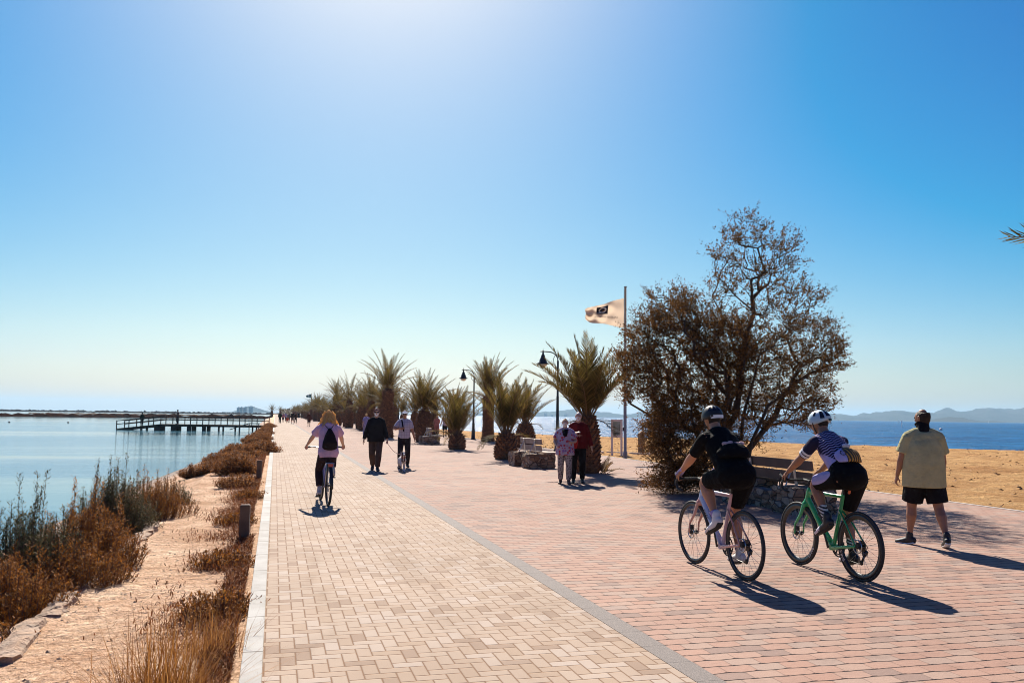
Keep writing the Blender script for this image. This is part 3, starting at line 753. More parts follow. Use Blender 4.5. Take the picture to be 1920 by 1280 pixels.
olive = leafy('olive_leaf', [(0.022, 0.022, 0.010), (0.055, 0.054, 0.024), (0.10, 0.092, 0.042), (0.19, 0.085, 0.025)], 0.25, 2.0)
rusty = leafy('rusty_leaf', [(0.06, 0.03, 0.012), (0.20, 0.075, 0.016), (0.36, 0.13, 0.022), (0.14, 0.09, 0.035)], 0.35, 1.8)
brown = leafy('brown_leaf', [(0.09, 0.036, 0.014), (0.22, 0.085, 0.026), (0.38, 0.17, 0.055)], 0.35, 1.6)
BIG = 'spiky shrubs on the lagoon bank'
def bz(x, y): return bank_z(x, y) - 0.03
def put(x, y): return (x, y, bz(x, y))
for lb, x, y, r, h, n, sd, m_ in [
    ('dark spiky shrub with tall upright stems above the waterline', -2.4, 9.6, 0.66, 1.36, 210, 1, olive),
    ('rust orange shrub at the bottom left corner of the bank', -2.5, 7.4, 0.76, 0.74, 260, 2, rusty),
    ('low grey green shrub at the left edge of the frame', -2.75, 6.5, 0.6, 0.5, 190, 3, olive),
    ('rust brown shrub next to the cracked edging slabs', -2.25, 8.5, 0.62, 0.85, 220, 4, rusty),
    ('spiky shrub with bare tips at the left edge in front of the water', -3.2, 8.4, 0.66, 0.32, 190, 5, olive),
    ('rust coloured shrub spreading behind the tall dark stems', -1.95, 10.3, 0.6, 1.1, 260, 6, rusty),
    ('upright dark shrub apart on the bank, right of the big clump', -2.2, 13.6, 0.62, 1.3, 200, 7, olive),
    ('broad olive shrub ending the clump by the salty shore', -1.9, 15.1, 0.7, 1.0, 220, 8, rusty),
    ('small olive shrub between the clump and the sandy trail', -1.85, 17.0, 0.5, 0.66, 150, 9, olive),
    ('low dark shrub hanging over the waterline at the far left', -3.4, 6.9, 0.66, 0.42, 170, 14, rusty),
    ('orange tipped shrub in the thick of the clump', -2.7, 8.9, 0.7, 0.95, 260, 15, rusty),
    ('dark shrub rising behind the rust orange corner shrub', -2.8, 7.7, 0.66, 0.42, 200, 16, olive),
    ('bright orange low shrub at the foot of the tall dark stems', -1.8, 9.4, 0.5, 0.66, 170, 17, rusty),
    ('grey olive shrub at the waterline behind the tall dark stems', -2.9, 10.2, 0.55, 0.5, 160, 18, olive),
    ('low leafy shrub filling the corner of the frame above the slabs', -2.5, 6.3, 0.55, 0.5, 170, 19, olive)]:
    shrub(lb, put(x, y), 0, r, h, n, sd, m_, BIG)
KERB = 'dry brown shrubs along the kerb'
B0 = shrub('dry brown shrub beside the second wooden post', put(-0.75, 20.2), 0, 0.5, 0.5, 110, 21, brown, KERB, False, 0.05)
B1 = shrub('reddish dry shrub at the foot of the first wooden post', put(-0.5, 13.6), 0, 0.34, 0.34, 90, 22, rusty, KERB, False, 0.04)
B2 = shrub('bushy brown shrub overhanging the kerb further along', put(-0.45, 36), 0, 0.75, 0.8, 150, 23, brown, KERB, False, 0.07)
B3 = shrub('tall tangled brown shrub behind the second wooden post', put(-0.95, 24.5), 0, 0.65, 0.85, 150, 24, brown, KERB, False, 0.06)
same = 'dry brown shrub in the thicket between the lagoon and the far kerb'
yy = 26.5
while yy < 112:
    for s_ in range(2 if yy < 60 else 1):
        e = interp(EDGE, yy); x = rnd.uniform(e * 1.25, -0.45)
        k = rnd.uniform(0.65, 1.0)
        dup((B0, B2, B3)[rnd.randrange(3)], put(x, yy + rnd.uniform(-.7, .7)), rnd.uniform(0, 6), same, 'thicket of dry shrubs between lagoon and kerb', (k, k, k * rnd.uniform(0.8, 1.05)))
    yy += rnd.uniform(1.3, 2.2) * (1 + yy / 160)
for x, yy, lb in [(-0.42, 17.4, 'small dry shrub between the two wooden posts'), (-0.5, 9.9, 'low reddish shrub beside the kerb just before the first wooden post'), (-0.38, 7.6, 'dark red low shrub against the kerb beyond the golden grass')]:
    dup(B1, put(x, yy), yy, lb, KERB)

# dry ground cover along the kerb and pebbly litter
mb = MB(); rg = random.Random(31)
for i in range(75000):
    yy = 3.2 + 34 * rg.random() ** 1.5; x = -0.16 - abs(rg.gauss(0, 0.30)) - (0.05 if yy < 12 else 0.12)
    if x < -0.42 and fbm(x, yy, 0.9, 3) + rg.uniform(-.35, .35) < 0.0: continue
    if x < interp(EDGE, yy): continue
    z = bank_z(x, yy); a = rg.uniform(0, 6.28); L = rg.uniform(0.015, 0.06); e = rg.uniform(0.1, 1.3)
    d = V((math.cos(a) * math.cos(e), math.sin(a) * math.cos(e), math.sin(e))) * L; s_ = V((-math.sin(a), math.cos(a), 0)) * L * 0.11
    p = V((x, yy, z + rg.uniform(-0.005, 0.05))); mb.add([p - s_, p + d * 0.6 - s_ * 0.8, p + d, p + d * 0.6 + s_ * 0.8, p + s_], [(0, 1, 2, 3, 4)])
o = mb.build('dry_ground_cover', leafy('ground_cover', [(0.05, 0.022, 0.012), (0.15, 0.052, 0.018), (0.26, 0.09, 0.03), (0.30, 0.15, 0.06)], 0.2, 3)); o['kind'] = 'stuff'

def grass_tuft(label, loc, n, h, spread, seed, mat):
    rg = random.Random(seed); mb = MB(); loc = V(loc)
    for i in range(n):
        a = rg.uniform(0, 6.28); b = V((rg.gauss(0, 0.085), rg.gauss(0, 0.085), -0.02)); L = h * rg.uniform(0.45, 1.1)
        e = rg.uniform(0, spread); d = V((math.cos(a) * math.sin(e), math.sin(a) * math.sin(e), math.cos(e)))
        dr = V((d.x, d.y, 0)) * 0.35; wd = V((-math.sin(a), math.cos(a), 0)) * rg.uniform(0.0014, 0.003)
        P = [b + d * (L * t) + dr * (L * t * t) - V((0, 0, 0.18 * e * L * t * t)) for t in (0, 0.35, 0.7, 1)]
        vs = []
        for p, w in zip(P, (1, 0.9, 0.6, 0.15)): vs += [p - wd * w, p + wd * w]
        mb.add(vs, [(0, 1, 3, 2), (2, 3, 5, 4), (4, 5, 7, 6)])
        if rg.random() < 0.25:
            for j in range(6):
                p = P[3] - d * (0.016 * j); s_ = V((rg.uniform(-1, 1), rg.uniform(-1, 1), rg.uniform(0.2, 1))) * 0.014
                mb.add([p, p + s_ + wd, p + s_ * 1.6], [(0, 1, 2)])
    o = mb.build('grass_tuft', mat, None, False, loc); return tag(o, label, 'grass', 'dry grass tufts on the bank')
gold = leafy('golden_grass', [(0.12, 0.04, 0.011), (0.30, 0.12, 0.03), (0.52, 0.27, 0.085)], 0.35, 4)
grass_tuft('big golden grass tuft in the foreground beside the kerb', put(-0.52, 4.95), 760, 0.66, 0.85, 1, gold)
grass_tuft('smaller grass tuft crowding the kerb in the foreground', put(-0.38, 4.6), 260, 0.46, 0.8, 2, gold)
grass_tuft('thin dry tuft leaning out onto the sandy trail', put(-0.72, 5.35), 150, 0.42, 1.1, 3, gold)
grass_tuft('dry tuft against the kerb behind the big golden tuft', put(-0.36, 6.3), 220, 0.42, 0.9, 5, gold)

# pebbles and crumbs of earth on the trail: nobody could count them
mb = MB(); rg = random.Random(77)
for i in range(2600):
    yy = 3.6 + 22 * rg.random() ** 1.7; e_ = interp(EDGE, yy); x = rg.uniform(e_ * 1.12, -0.2); r = 0.005 + 0.020 * rg.random() ** 4
    z = bank_z(x, yy); k = [V((rg.uniform(.7, 1.2) * r, rg.uniform(.7, 1.2) * r, rg.uniform(.25, .55) * r))][0]; a = rg.uniform(0, 3)
    vs = [V((math.cos(a + j * PI / 2.5) * k.x * rg.uniform(.8, 1.2), math.sin(a + j * PI / 2.5) * k.y * rg.uniform(.8, 1.2), 0)) + V((x, yy, z - r * 0.2)) for j in range(5)] + [V((x + rg.uniform(-.3, .3) * r, yy + rg.uniform(-.3, .3) * r, z + k.z))]
    mb.add(vs, [(j, (j + 1) % 5, 5) for j in range(5)])
o = mb.build('pebbles', plain('pebble_stone', (0.33, 0.23, 0.15), 0.95, 0.5, 3)); o['kind'] = 'stuff'
# pale flat slabs edging the sandy trail
slab_m = plain('edging_stone', (0.29, 0.19, 0.125), 0.9, 0.5, 6, 1.0, 14, bdist=0.05)
slabs = ['first pale slab of the trail edging, cut by the frame', 'long cracked slab edging the sandy trail', 'tilted pale slab below the rust brown shrub', 'short pale slab half buried in the trail edge', 'broken slab beside the shrubs',
         'grey slab under the dark spiky shrub', 'slab edging the trail by the upright shrub', 'furthest pale slab at the end of the edging']
yy = 5.2
for i, lb in enumerate(slabs):
    L = [1.1, 1.2, 0.9, 0.7, 0.9, 1.0, 1.0, 1.2][i]; e = interp(EDGE, yy + L / 2) + 0.02
    mb = MB(); rg = random.Random(70 + i); n = 9; vs = []
    for j in range(n + 1):
        y_ = -L / 2 + L * j / n
        for x_, z_ in [(-0.10, -0.1), (-0.11, 0.016), (-0.04, 0.034), (0.04, 0.032), (0.075, 0.010), (0.09, -0.1)]:
            vs.append((x_ + rg.uniform(-.03, .03), y_ + rg.uniform(-.02, .02), z_ + rg.uniform(-.012, .012)))
    fs = [(j * 6 + k, j * 6 + (k + 1) % 6, j * 6 + 6 + (k + 1) % 6, j * 6 + 6 + k) for j in range(n) for k in range(6)] + [tuple(range(6)), tuple(range(n * 6 + 5, n * 6 - 1, -1))]
    mb.add(vs, fs); o = mb.build('edging_slab', slab_m, None, False, (e, yy + L / 2, bank_z(e, yy + L / 2) + 0.006))
    o.rotation_euler = (rg.uniform(-.04, .04), rg.uniform(-.12, .12), rg.uniform(-.08, .08) + 0.02)
    tag(o, lb, 'stone slab', 'slabs edging the sandy trail'); yy += L + rg.uniform(0.02, 0.25)
# ================================================================ STREET FURNITURE
iron = plain('black_iron', (0.018, 0.016, 0.016), 0.45, 0.2, 8, 0.15, 60)
opal = plain('opal_glass', (0.72, 0.62, 0.50), 0.3, 0.05)
wood = plain('weathered_wood', (0.20, 0.125, 0.075), 0.85, 0.35, 4, 0.5, 30)
dark_wood = plain('dark_pier_wood', (0.095, 0.055, 0.032), 0.9, 0.4, 2, 0.5, 20)
steel = plain('galvanised_steel', (0.55, 0.53, 0.50), 0.4, 0.12, 8, 0, metal=0.8)
LAMPS = 'lamp posts along the beach side'
def lamp(loc, label):
    t = thing('street_lamp', label, 'street lamp', loc, 0, LAMPS)
    mb = MB()
    mb.lathe([(0.17, 0), (0.17, 0.06), (0.13, 0.10), (0.115, 0.5), (0.125, 0.56), (0.10, 0.62), (0.085, 0.95), (0.10, 1.0), (0.075, 1.06), (0.058, 2.4), (0.062, 2.46), (0.05, 2.5), (0.045, 4.1), (0.03, 4.14)], n=14)
    mb.build('pole', iron, t, True)
    mb = MB()
    P = [(0, 0, 4.08)] + [(-0.46 + 0.46 * math.cos(a), 0, 4.12 + 0.40 * math.sin(a)) for a in [i * PI / 2 / 7 for i in range(8)]] + [(-0.78, 0, 4.53), (-0.84, 0, 4.51)]
    mb.tube(P, 0.026, 8); mb.lathe([(0.012, 0), (0.035, 0.02), (0.012, 0.06), (0.004, 0.15)], (-0.72, 0, 4.53), 8)
    mb.tube([(0, 0, 3.75), (-0.18, 0, 3.95), (-0.22, 0, 4.2), (-0.12, 0, 4.4)], 0.014, 6)
    mb.build('arm', iron, t, True)
    mb = MB(); c = (-0.72, 0, 3.95)
    mb.lathe([(0.30, 0.0), (0.305, 0.02), (0.19, 0.07), (0.155, 0.2), (0.10, 0.31), (0.085, 0.40), (0.05, 0.43), (0.03, 0.58)], c, 18); mb.build('lamp_shade', iron, t, True)
    mb = MB(); mb.lathe([(0.03, -0.155), (0.11, -0.135), (0.175, -0.07), (0.20, -0.005)], c, 18); mb.build('diffuser', opal, t, True)
    return t
L1 = lamp((12.45, 37.2, 0), 'tall black lamp post with bell lamp left of the largest date palm')
for i, (y, lb) in enumerate([(54.6, 'black lamp post with bell lamp beside the tall slim palm'), (72.2, 'lamp post mostly hidden in the fronds beyond the stout palm'), (89.8, 'small far lamp post just right of the tallest palm'),
                             (107.4, 'far lamp post left of the tallest palm, lost among fronds'), (125, 'very far lamp post inside the palm row')]):
    dup(L1, (12.5, y, 0), 0, lb)

# flagpole and its flag
def flag_fn(w, h, seed):
    def f(u, v):     # u from hoist 0 to fly 1, v from top 0 to bottom 1
        k = u ** 1.1
        x = -w * (u * 0.96)
        z = -h * v * (1 - 0.42 * u ** 1.4) - 0.40 * h * k * (1 - 0.75 * v) + 0.05 * math.sin(9 * u + 3 * v) * u + 0.10 * h * v * u * math.sin(6 * u)
        y = 0.16 * math.sin(8.5 * u + 3.4 * v + seed) * u ** 0.7 + 0.07 * math.sin(17 * u - 8 * v) * u + 0.09 * math.sin(6.5 * (u + 1.7 * v)) * (0.15 + u) + 0.03 * math.sin(26 * u + 11 * v) * u
        return V((x, y, z))
    return f
def flag(name, label, loc, w, h, mat, rz=0.0, nu=34, nv=22):
    o = thing(name, label, 'flag', loc, rz); f = flag_fn(w, h, 1.0); mb = MB()
    vs = [f(i / nu, j / nv) for j in range(nv + 1) for i in range(nu + 1)]
    mb.add(vs, [(j * (nu + 1) + i, j * (nu + 1) + i + 1, (j + 1) * (nu + 1) + i + 1, (j + 1) * (nu + 1) + i) for j in range(nv) for i in range(nu)])
    mb.build('flag_cloth', mat, o, True); return o, f
def onto(f, poly, off):      # a polygon grid printed on the cloth, seen on the side facing the path
    out = []
    for (u, v) in poly:
        p = f(u, v); out.append(p + V((0, -off, 0)))
    return out
def flagpole(label, loc, h, r):
    t = thing('flagpole', label, 'flagpole', loc)
    mb = MB(); mb.lathe([(r * 1.5, -0.1), (r * 1.5, 0.32), (r, 0.34), (r * 0.7, h - 0.05), (r * 0.95, h - 0.04), (r * 0.95, h), (r * 0.2, h + 0.01)], n=12); mb.build('pole', plain('pole_paint', (0.30, 0.27, 0.25), 0.5, 0.15), t, True)
    mb = MB(); mb.tube([(-r - 0.01, -0.01, 1.2), (-r * 0.9 - 0.008, -0.01, h - 0.1)], 0.006, 5); mb.lathe([(0.03, 0), (0.03, 0.14)], (-r - 0.02, -0.02, 1.15), 8); mb.build('halyard', iron, t)
    return t
flagpole('tall grey flagpole in the sand beside the white notice board', (13.45, 31.7, -0.12), 6.95, 0.062)
def flag_cloth_mat(name, col):
    t = NT(name); t.set(Base_Color=col, Roughness=0.9)
    tr = t.n('ShaderNodeBsdfTranslucent'); t.put(tr.inputs[0], col); mx = t.n('ShaderNodeMixShader'); mx.inputs[0].default_value = 0.45
    t.t.links.new(t.b.outputs[0], mx.inputs[1]); t.t.links.new(tr.outputs[0], mx.inputs[2]); t.t.links.new(mx.outputs[0], t.out.inputs[0]); return t.mat
navy = plain('navy_print', (0.012, 0.013, 0.03), 0.9); offw = plain('white_print', (0.75, 0.72, 0.70), 0.9); gilt = plain('gold_print', (0.45, 0.25, 0.10), 0.9)
fl, f = flag('flag', 'cream flag with a navy square emblem blowing left from the grey flagpole', (13.38, 31.68, 6.35), 1.62, 1.20, flag_cloth_mat('cream_cloth', (0.62, 0.48, 0.36)), -YAW)
mb = MB(); n = 8; u0, u1, v0, v1 = 0.42, 0.70, 0.12, 0.50
g_ = [(u0 + (u1 - u0) * i / n, v0 + (v1 - v0) * j / n) for j in range(n + 1) for i in range(n + 1)]
fcs = [(j * (n + 1) + i, j * (n + 1) + i + 1, (j + 1) * (n + 1) + i + 1, (j + 1) * (n + 1) + i) for j in range(n) for i in range(n)]
mb.add(onto(f, g_, 0.012), fcs); em = mb.build('emblem', navy, fl)
uc, vc = 0.55, 0.29
def ring(mb, f, uc, vc, ru, rv, wd, a0, a1, off):
    k = 22; P = []
    for i in range(k + 1):
        a = a0 + (a1 - a0) * i / k
        for s in (1 - wd, 1 + wd): P.append((uc + ru * s * math.cos(a), vc + rv * s * math.sin(a)))
    mb.add(onto(f, P, off), [(2 * i, 2 * i + 1, 2 * i + 3, 2 * i + 2) for i in range(k)])
mb = MB(); ring(mb, f, uc, vc, 0.075, 0.115, 0.22, 0, 2 * PI, 0.02)
P = [(uc + 0.0, vc + 0.10), (uc + 0.05, vc + 0.10), (uc + 0.135, vc + 0.15), (uc + 0.14, vc + 0.18), (uc + 0.06, vc + 0.155)]
mb.add(onto(f, P, 0.02), [(0, 1, 2, 3, 4)]); mb.build('emblem_ring', offw, em)
mb = MB(); ring(mb, f, uc - 0.01, vc + 0.01, 0.03, 0.05, 0.3, 0.6, 3.6, 0.022); mb.build('emblem_stroke', gilt, em)
def text_mesh(txt, size):
    cu = bpy.data.curves.new('t', 'FONT'); cu.body = txt; cu.size = size; cu.align_x = 'CENTER'; cu.align_y = 'CENTER'; cu.resolution_u = 2
    o = bpy.data.objects.new('t', cu); C.objects.link(o); dg = bpy.context.evaluated_depsgraph_get()
    me = bpy.data.meshes.new_from_object(o.evaluated_get(dg)); vs = [v.co.copy() for v in me.vertices]; fs = [tuple(p.vertices) for p in me.polygons]
    bpy.data.objects.remove(o); bpy.data.meshes.remove(me); return vs, fs
# the print shows through from the other side of the cloth, so it reads mirrored
vs_, fs_ = text_mesh('CALIDAD TURISTICA', 0.105)
mb = MB(); mb.add(onto(f, [(0.46 + p.x * 0.62, 0.66 - p.y * 1.05) for p in vs_], 0.014), fs_); mb.build('lettering', plain('brown_print', (0.16, 0.10, 0.08), 0.9), fl)
flagpole('thin distant flagpole sticking out of the far palm row', (8.4, 214, 0), 6.3, 0.08)
fl2, f2 = flag('flag', 'small dark blue green flag with a pale mark flying far off above the palm row', (8.32, 213.9, 6.2), 1.25, 0.95, flag_cloth_mat('petrol_cloth', (0.012, 0.05, 0.07)), -YAW, 12, 8)
mb = MB(); ring(mb, f2, 0.5, 0.35, 0.11, 0.15, 0.5, 0, 2 * PI, 0.05); mb.build('emblem', offw, fl2)

# notice board
t = thing('notice_board', 'white framed notice board on two legs in the sand by the flagpole', 'notice board', (14.0, 33.9, -0.13), -YAW - 0.1)
wp = plain('white_painted_frame', (0.66, 0.56, 0.53), 0.6)
mb = MB(); mb.box((-0.20, 0, 0.80), (0.09, 0.09, 1.62)); mb.build('leg', wp, t)
mb = MB(); mb.box((0.20, 0, 0.80), (0.09, 0.09, 1.62)); mb.build('leg', wp, t)
mb = MB(); mb.box((0, 0, 1.565), (0.306, 0.07, 0.09)); mb.box((0, 0, 0.90), (0.306, 0.07, 0.10)); mb.box((-0.215, -0.06, 1.23), (0.06, 0.03, 0.76)); mb.box((0.215, -0.06, 1.23), (0.06, 0.03, 0.76)); mb.build('frame', wp, t)
mb = MB(); mb.box((0, -0.015, 1.235), (0.306, 0.02, 0.57)); pn = mb.build('panel', plain('notice_sheet', (0.24, 0.27, 0.24), 0.25, 0.35, 3), t)
mb = MB(); mb.tube([(-0.13, -0.03, 1.33), (0.0, -0.03, 1.22), (0.13, -0.03, 1.16)], 0.008, 5); mb.tube([(0.12, -0.03, 1.4), (0.12, -0.03, 1.15)], 0.007, 5); mb.box((0, -0.028, 1.02), (0.24, 0.006, 0.05)); mb.build('drawing', iron, pn)
# slant-topped marker post
t = thing('marker_post', 'short brown marker post with a slanted top on the beach edge', 'post', (16.2, 36.3, -0.16), -YAW + 0.45)
mb = MB(); vs = [(x, y, z) for x, y in ((-0.14, -0.07), (0.14, -0.07), (0.14, 0.07), (-0.14, 0.07)) for z in (0, 1)]
vs = [(x, y, (1.02 if x < 0 else 1.20) if z else -0.1) for x, y, z in vs]
mb.add(vs, [(0, 2, 3, 1), (2, 4, 5, 3), (4, 6, 7, 5), (6, 0, 1, 7), (1, 3, 5, 7), (0, 6, 4, 2)]); mb.build('post_body', wood, t)
mb = MB(); mb.box((0.02, -0.078, 0.92), (0.10, 0.012, 0.07)); mb.box((0.0, -0.078, 0.62), (0.07, 0.012, 0.05)); mb.build('plate', iron, t)
# low pale kerb boards in the sand
for i, (a, b, lb) in enumerate([((14.6, 36.5), (15.7, 35.2), 'low pale edging board in the sand behind the notice board'), ((15.75, 35.1), (16.1, 34.4), 'short edging board in front of the slanted marker post'), ((16.4, 36.0), (19.0, 33.2), 'long edging board in the sand right of the marker post'), ((13.6, 41), (14.5, 36.7), 'edging board in the sand behind the large palm')]):
    a, b = V((*a, 0)), V((*b, 0)); d = b - a
    mb = MB(); mb.box((0, 0, 0), (d.length, 0.10, 0.20)); o = mb.build('edging_board', plain('pale_board', (0.6, 0.52, 0.44), 0.8), None, False, ((a + b) / 2 + V((0, 0, -0.08)))); o.rotation_euler = (0, 0, math.atan2(d.y, d.x)); tag(o, lb, 'edging board', 'edging boards in the sand')

# stone benches
def mat_masonry():
    t = NT('masonry'); v = t.coords()
    e = t.voro(t.mapping(v, (1, 1, 1.7)), 5.5, 'DISTANCE_TO_EDGE'); cl = t.voro(t.mapping(v, (1, 1, 1.7)), 5.5, 'F1', 1)
    j = t.step(e, 0.015, 0.07); hsv_ = t.xyz(cl)
    tone = t.ramp(hsv_[0], [(0.1, (0.20, 0.115, 0.065)), (0.4, (0.33, 0.20, 0.12)), (0.7, (0.42, 0.30, 0.20)), (0.95, (0.30, 0.24, 0.20))])
    c = t.mix(1.0, tone, t.ramp(t.noise(v, 18, 5), [(0.3, (0.75,) * 3), (0.7, (1.15,) * 3)]), 'MULTIPLY')
    t.bump(t.math('ADD', t.math('MULTIPLY', j, 1.0), t.math('MULTIPLY', t.noise(v, 25, 4), 0.4)), 1.0, 0.04)
    return t.set(Base_Color=t.mix(j, (0.10, 0.065, 0.045), c), Roughness=0.9)
masonry = mat_masonry(); plank_m = plain('bench_plank', (0.165, 0.095, 0.062), 0.75, 0.25, 3, 0.4, 25); plank_p = plain('bench_plank_bleached', (0.34, 0.25, 0.20), 0.75, 0.25, 3, 0.4, 25)
def rough_block(mb, c, size, seed, n=5):
    rg = random.Random(seed); x, y, z = size; P = {}
    vs, fs = [], []
    def idx(p):
        if p not in P:
            q = V((p[0] * x / 2, p[1] * y / 2, p[2] * z / 2)); k = V((rg.uniform(-.02, .02), rg.uniform(-.02, .02), rg.uniform(-.012, .012)))
            if abs(p[2] + 1) < 1e-6: k.z = 0
            P[p] = len(vs); vs.append(V(c) + q + k)
        return P[p]
    gr = [round(-1 + 2 * i / n, 4) for i in range(n + 1)]
    for ax in range(3):
        for s in (-1.0, 1.0):
            for i in range(n):
                for j in range(n):
                    q = []
                    for (a, b) in ((i, j), (i + 1, j), (i + 1, j + 1), (i, j + 1)):
                        p = [0, 0, 0]; p[ax] = s; p[(ax + 1) % 3] = gr[a]; p[(ax + 2) % 3] = gr[b]; q.append(idx(tuple(p)))
                    fs.append(q if s > 0 else q[::-1])
    mb.add(vs, fs)
def bench(loc, rz, label, planks, L=2.3):
    t = thing('bench', label, 'bench', loc, rz, 'stone and plank benches between the palms')
    for i, y in enumerate((-L / 2 + 0.28, L / 2 - 0.28)):
        mb = MB(); rough_block(mb, (0, y, 0.215), (0.85, 0.62, 0.45), 5 + i); mb.build('stone_base', masonry, t)
    mb = MB(); rough_block(mb, (0.05, 0, 0.15), (0.55, L - 1.2, 0.32), 15); mb.build('stone_base', masonry, t)
    for x in (0.27, 0.46): 
        mb = MB(); mb.box((x, 0, 0.462), (0.16, L, 0.045)); mb.build('seat', planks, t)
    for z in (0.60, 0.80):
        mb = MB(); mb.box((-0.02, 0, z), (0.045, L, 0.165), rot=Matrix.Rotation(R(-8), 3, 'Y')); mb.build('backrest', planks, t)
    for y in (-L / 2 + 0.45, L / 2 - 0.45):
        mb = MB(); mb.box((-0.055, y, 0.66), (0.012, 0.07, 0.44), rot=Matrix.Rotation(R(-8), 3, 'Y'))
        mb.tube([(-0.05, y, 0.84), (-0.24, y, 0.44)], 0.014, 6); mb.tube([(-0.06, y, 0.445), (-0.25, y, 0.445)], 0.014, 6); mb.build('bracket', steel, t)
    return t
bench((8.75, 13.75, 0), 0.0, 'dark plank bench on rough stone blocks between the two racing cyclists', plank_m)
bench((7.75, 25.7, 0), 0.05, 'plank backed bench on two masonry blocks left of the elderly couple', plank_p, 1.9)
bench((7.95, 45.2, 0), 0.0, 'far stone bench with a short pale backrest at the foot of the stout palm', plank_p, 1.5)
bench((7.6, 63.5, 0), 0.0, 'small far stone bench under the palms behind the man in black', plank_p, 1.6)

# wooden posts beside the kerb
for y, lb in [(11.75, 'square wooden post nearest the camera beside the kerb'), (22.4, 'second square wooden post beside the kerb among dry shrubs')]:
    t = thing('wooden_post', lb, 'post', (-0.33, y, -0.09), rnd.uniform(-0.1, 0.1), 'wooden posts along the kerb')
    mb = MB(); s_ = 0.062
    mb.add([(x * s_ * k, y_ * s_ * k, z) for z, k in ((-0.1, 1), (0.46, 1), (0.475, 0.86)) for x, y_ in ((-1, -1), (1, -1), (1, 1), (-1, 1))],
           [(a + k, a + (k + 1) % 4 if False else (a // 4) * 4 + (k + 1) % 4, (a // 4) * 4 + 4 + (k + 1) % 4, a + k + 4) for a in (0, 4) for k in range(4)] + [(8, 9, 10, 11), (3, 2, 1, 0)])
    mb.build('post_body', plain('post_wood', (0.12, 0.075, 0.05), 0.9, 0.35, 6, 0.6, 30), t)

# ---------------------------------------------------------------- pier in the lagoon
pr = thing('pier', 'dark wooden pier with railings and a ramp running out into the lagoon', 'pier', (-0.9, 109, 0))
PD = (V((-18.2, 113.8, 0)) - V((-0.9, 109, 0))); PLN = PD.length; PD.normalize()
pr.rotation_euler = (0, 0, math.atan2(PD.y, PD.x))        # local +x runs out along the pier
def pz(x): return 0.02 if x < PLN * 0.70 else 0.02 - 0.62 * (x - PLN * 0.70) / (PLN * 0.30)
W2 = 1.1
mb = MB(); n = 60
for i in range(n):
    x = PLN * (i + 0.5) / n; mb.box((x, 0, pz(x) - 0.02), (PLN / n * 0.92, 2 * W2, 0.05), rot=Matrix.Rotation(math.atan2(pz(x) - pz(x + 0.1), 0.1), 3, 'Y'))
mb.build('deck', dark_wood, pr)
for s in (-1, 1):
    mb = MB(); mb.loft([(x, s * (W2 - 0.12), pz(x) - 0.17) for x in (0, PLN * 0.35, PLN * 0.70, PLN * 0.85, PLN)], [(0.05, 0.11)] * 5, side=(0, 1, 0), n=4, cap='flat'); mb.build('beam', dark_wood, pr)
    for zz, nm in ((0.93, 'handrail'), (0.52, 'rail')):
        mb = MB(); mb.loft([(x, s * W2, pz(x) + zz) for x in (0, PLN * 0.35, PLN * 0.70, PLN * 0.85, PLN)], [(0.035, 0.045)] * 5, side=(0, 1, 0), n=4, cap='flat'); mb.build(nm, dark_wood, pr)
    for i in range(13):
        x = 0.05 + (PLN - 0.1) * i / 12; mb = MB(); mb.box((x, s * (W2 - 0.045), pz(x) + 0.40), (0.09, 0.085, 1.05)); mb.build('post', dark_wood, pr)
    for x, wd in ((1.5, .14), (3.6, .14), (5.6, .16), (7.4, .42), (9.2, .5), (11.1, .6), (13.1, .62), (15.0, .2), (17.3, .2)):
        mb = MB(); mb.box((x, s * (W2 - 0.3), (pz(x) - 0.05 - 1.6) / 2 - 0.05), (wd, 0.22, pz(x) + 1.5)); mb.build('pile', dark_wood, pr)
t = thing('handrail', 'dark stair handrail leading down from the shore next to the pier', 'handrail', (-1.6, 98.5, -0.5), 2.75)
mb = MB(); mb.tube([(0, 0, 0.85), (1.2, 0, 0.85), (3.4, 0, 0.15)], 0.05, 6); mb.build('rail', dark_wood, t)
for x, h in ((0.1, .8), (1.2, .8), (2.3, .45)):
    mb = MB(); mb.tube([(x, 0, -0.6), (x, 0, h)], 0.05, 6); mb.build('post', dark_wood, t)

# ---------------------------------------------------------------- boats and buoys
def on_water(px, depth): p = far(px, depth); p.z = WATER_Z; return p
sailw = plain('sail_white', (0.8, 0.78, 0.75), 0.7)
def sailboat(px, d, s, label):
    t = thing('sailboat', label, 'sailboat', on_water(px, d), 0.4); t.scale = (s, s, s)
    mb = MB(); mb.loft([(-2.4, 0, 0.35), (-1, 0, 0.3), (1, 0, 0.3), (2.6, 0, 0.5)], [(0.6, 0.45), (0.95, 0.5), (0.85, 0.5), (0.05, 0.3)], side=(0, 1, 0), n=10); mb.build('hull', plain('hull_white', (0.55, 0.55, 0.57), 0.4), t, True)
    mb = MB(); mb.tube([(0.3, 0, 0.6), (0.3, 0, 8)], 0.05, 6); mb.build('mast', steel, t)
    mb = MB(); mb.add([(0.2, 0.02, 1.2), (0.2, 0.02, 7.7), (-2.2, 0.02, 1.2), (0.2, -0.02, 1.2), (0.2, -0.02, 7.7), (-2.2, -0.02, 1.2)], [(0, 1, 2), (3, 5, 4), (0, 3, 4, 1), (1, 4, 5, 2), (2, 5, 3, 0)]); mb.build('sail', sailw, t)
sailboat(1683.5, 1500, 0.8, 'tiny white sailboat on the sea just left of the man in the pale shirt')
sailboat(1851, 2300, 0.75, 'tiny white boat far out, right of the man in the pale shirt')
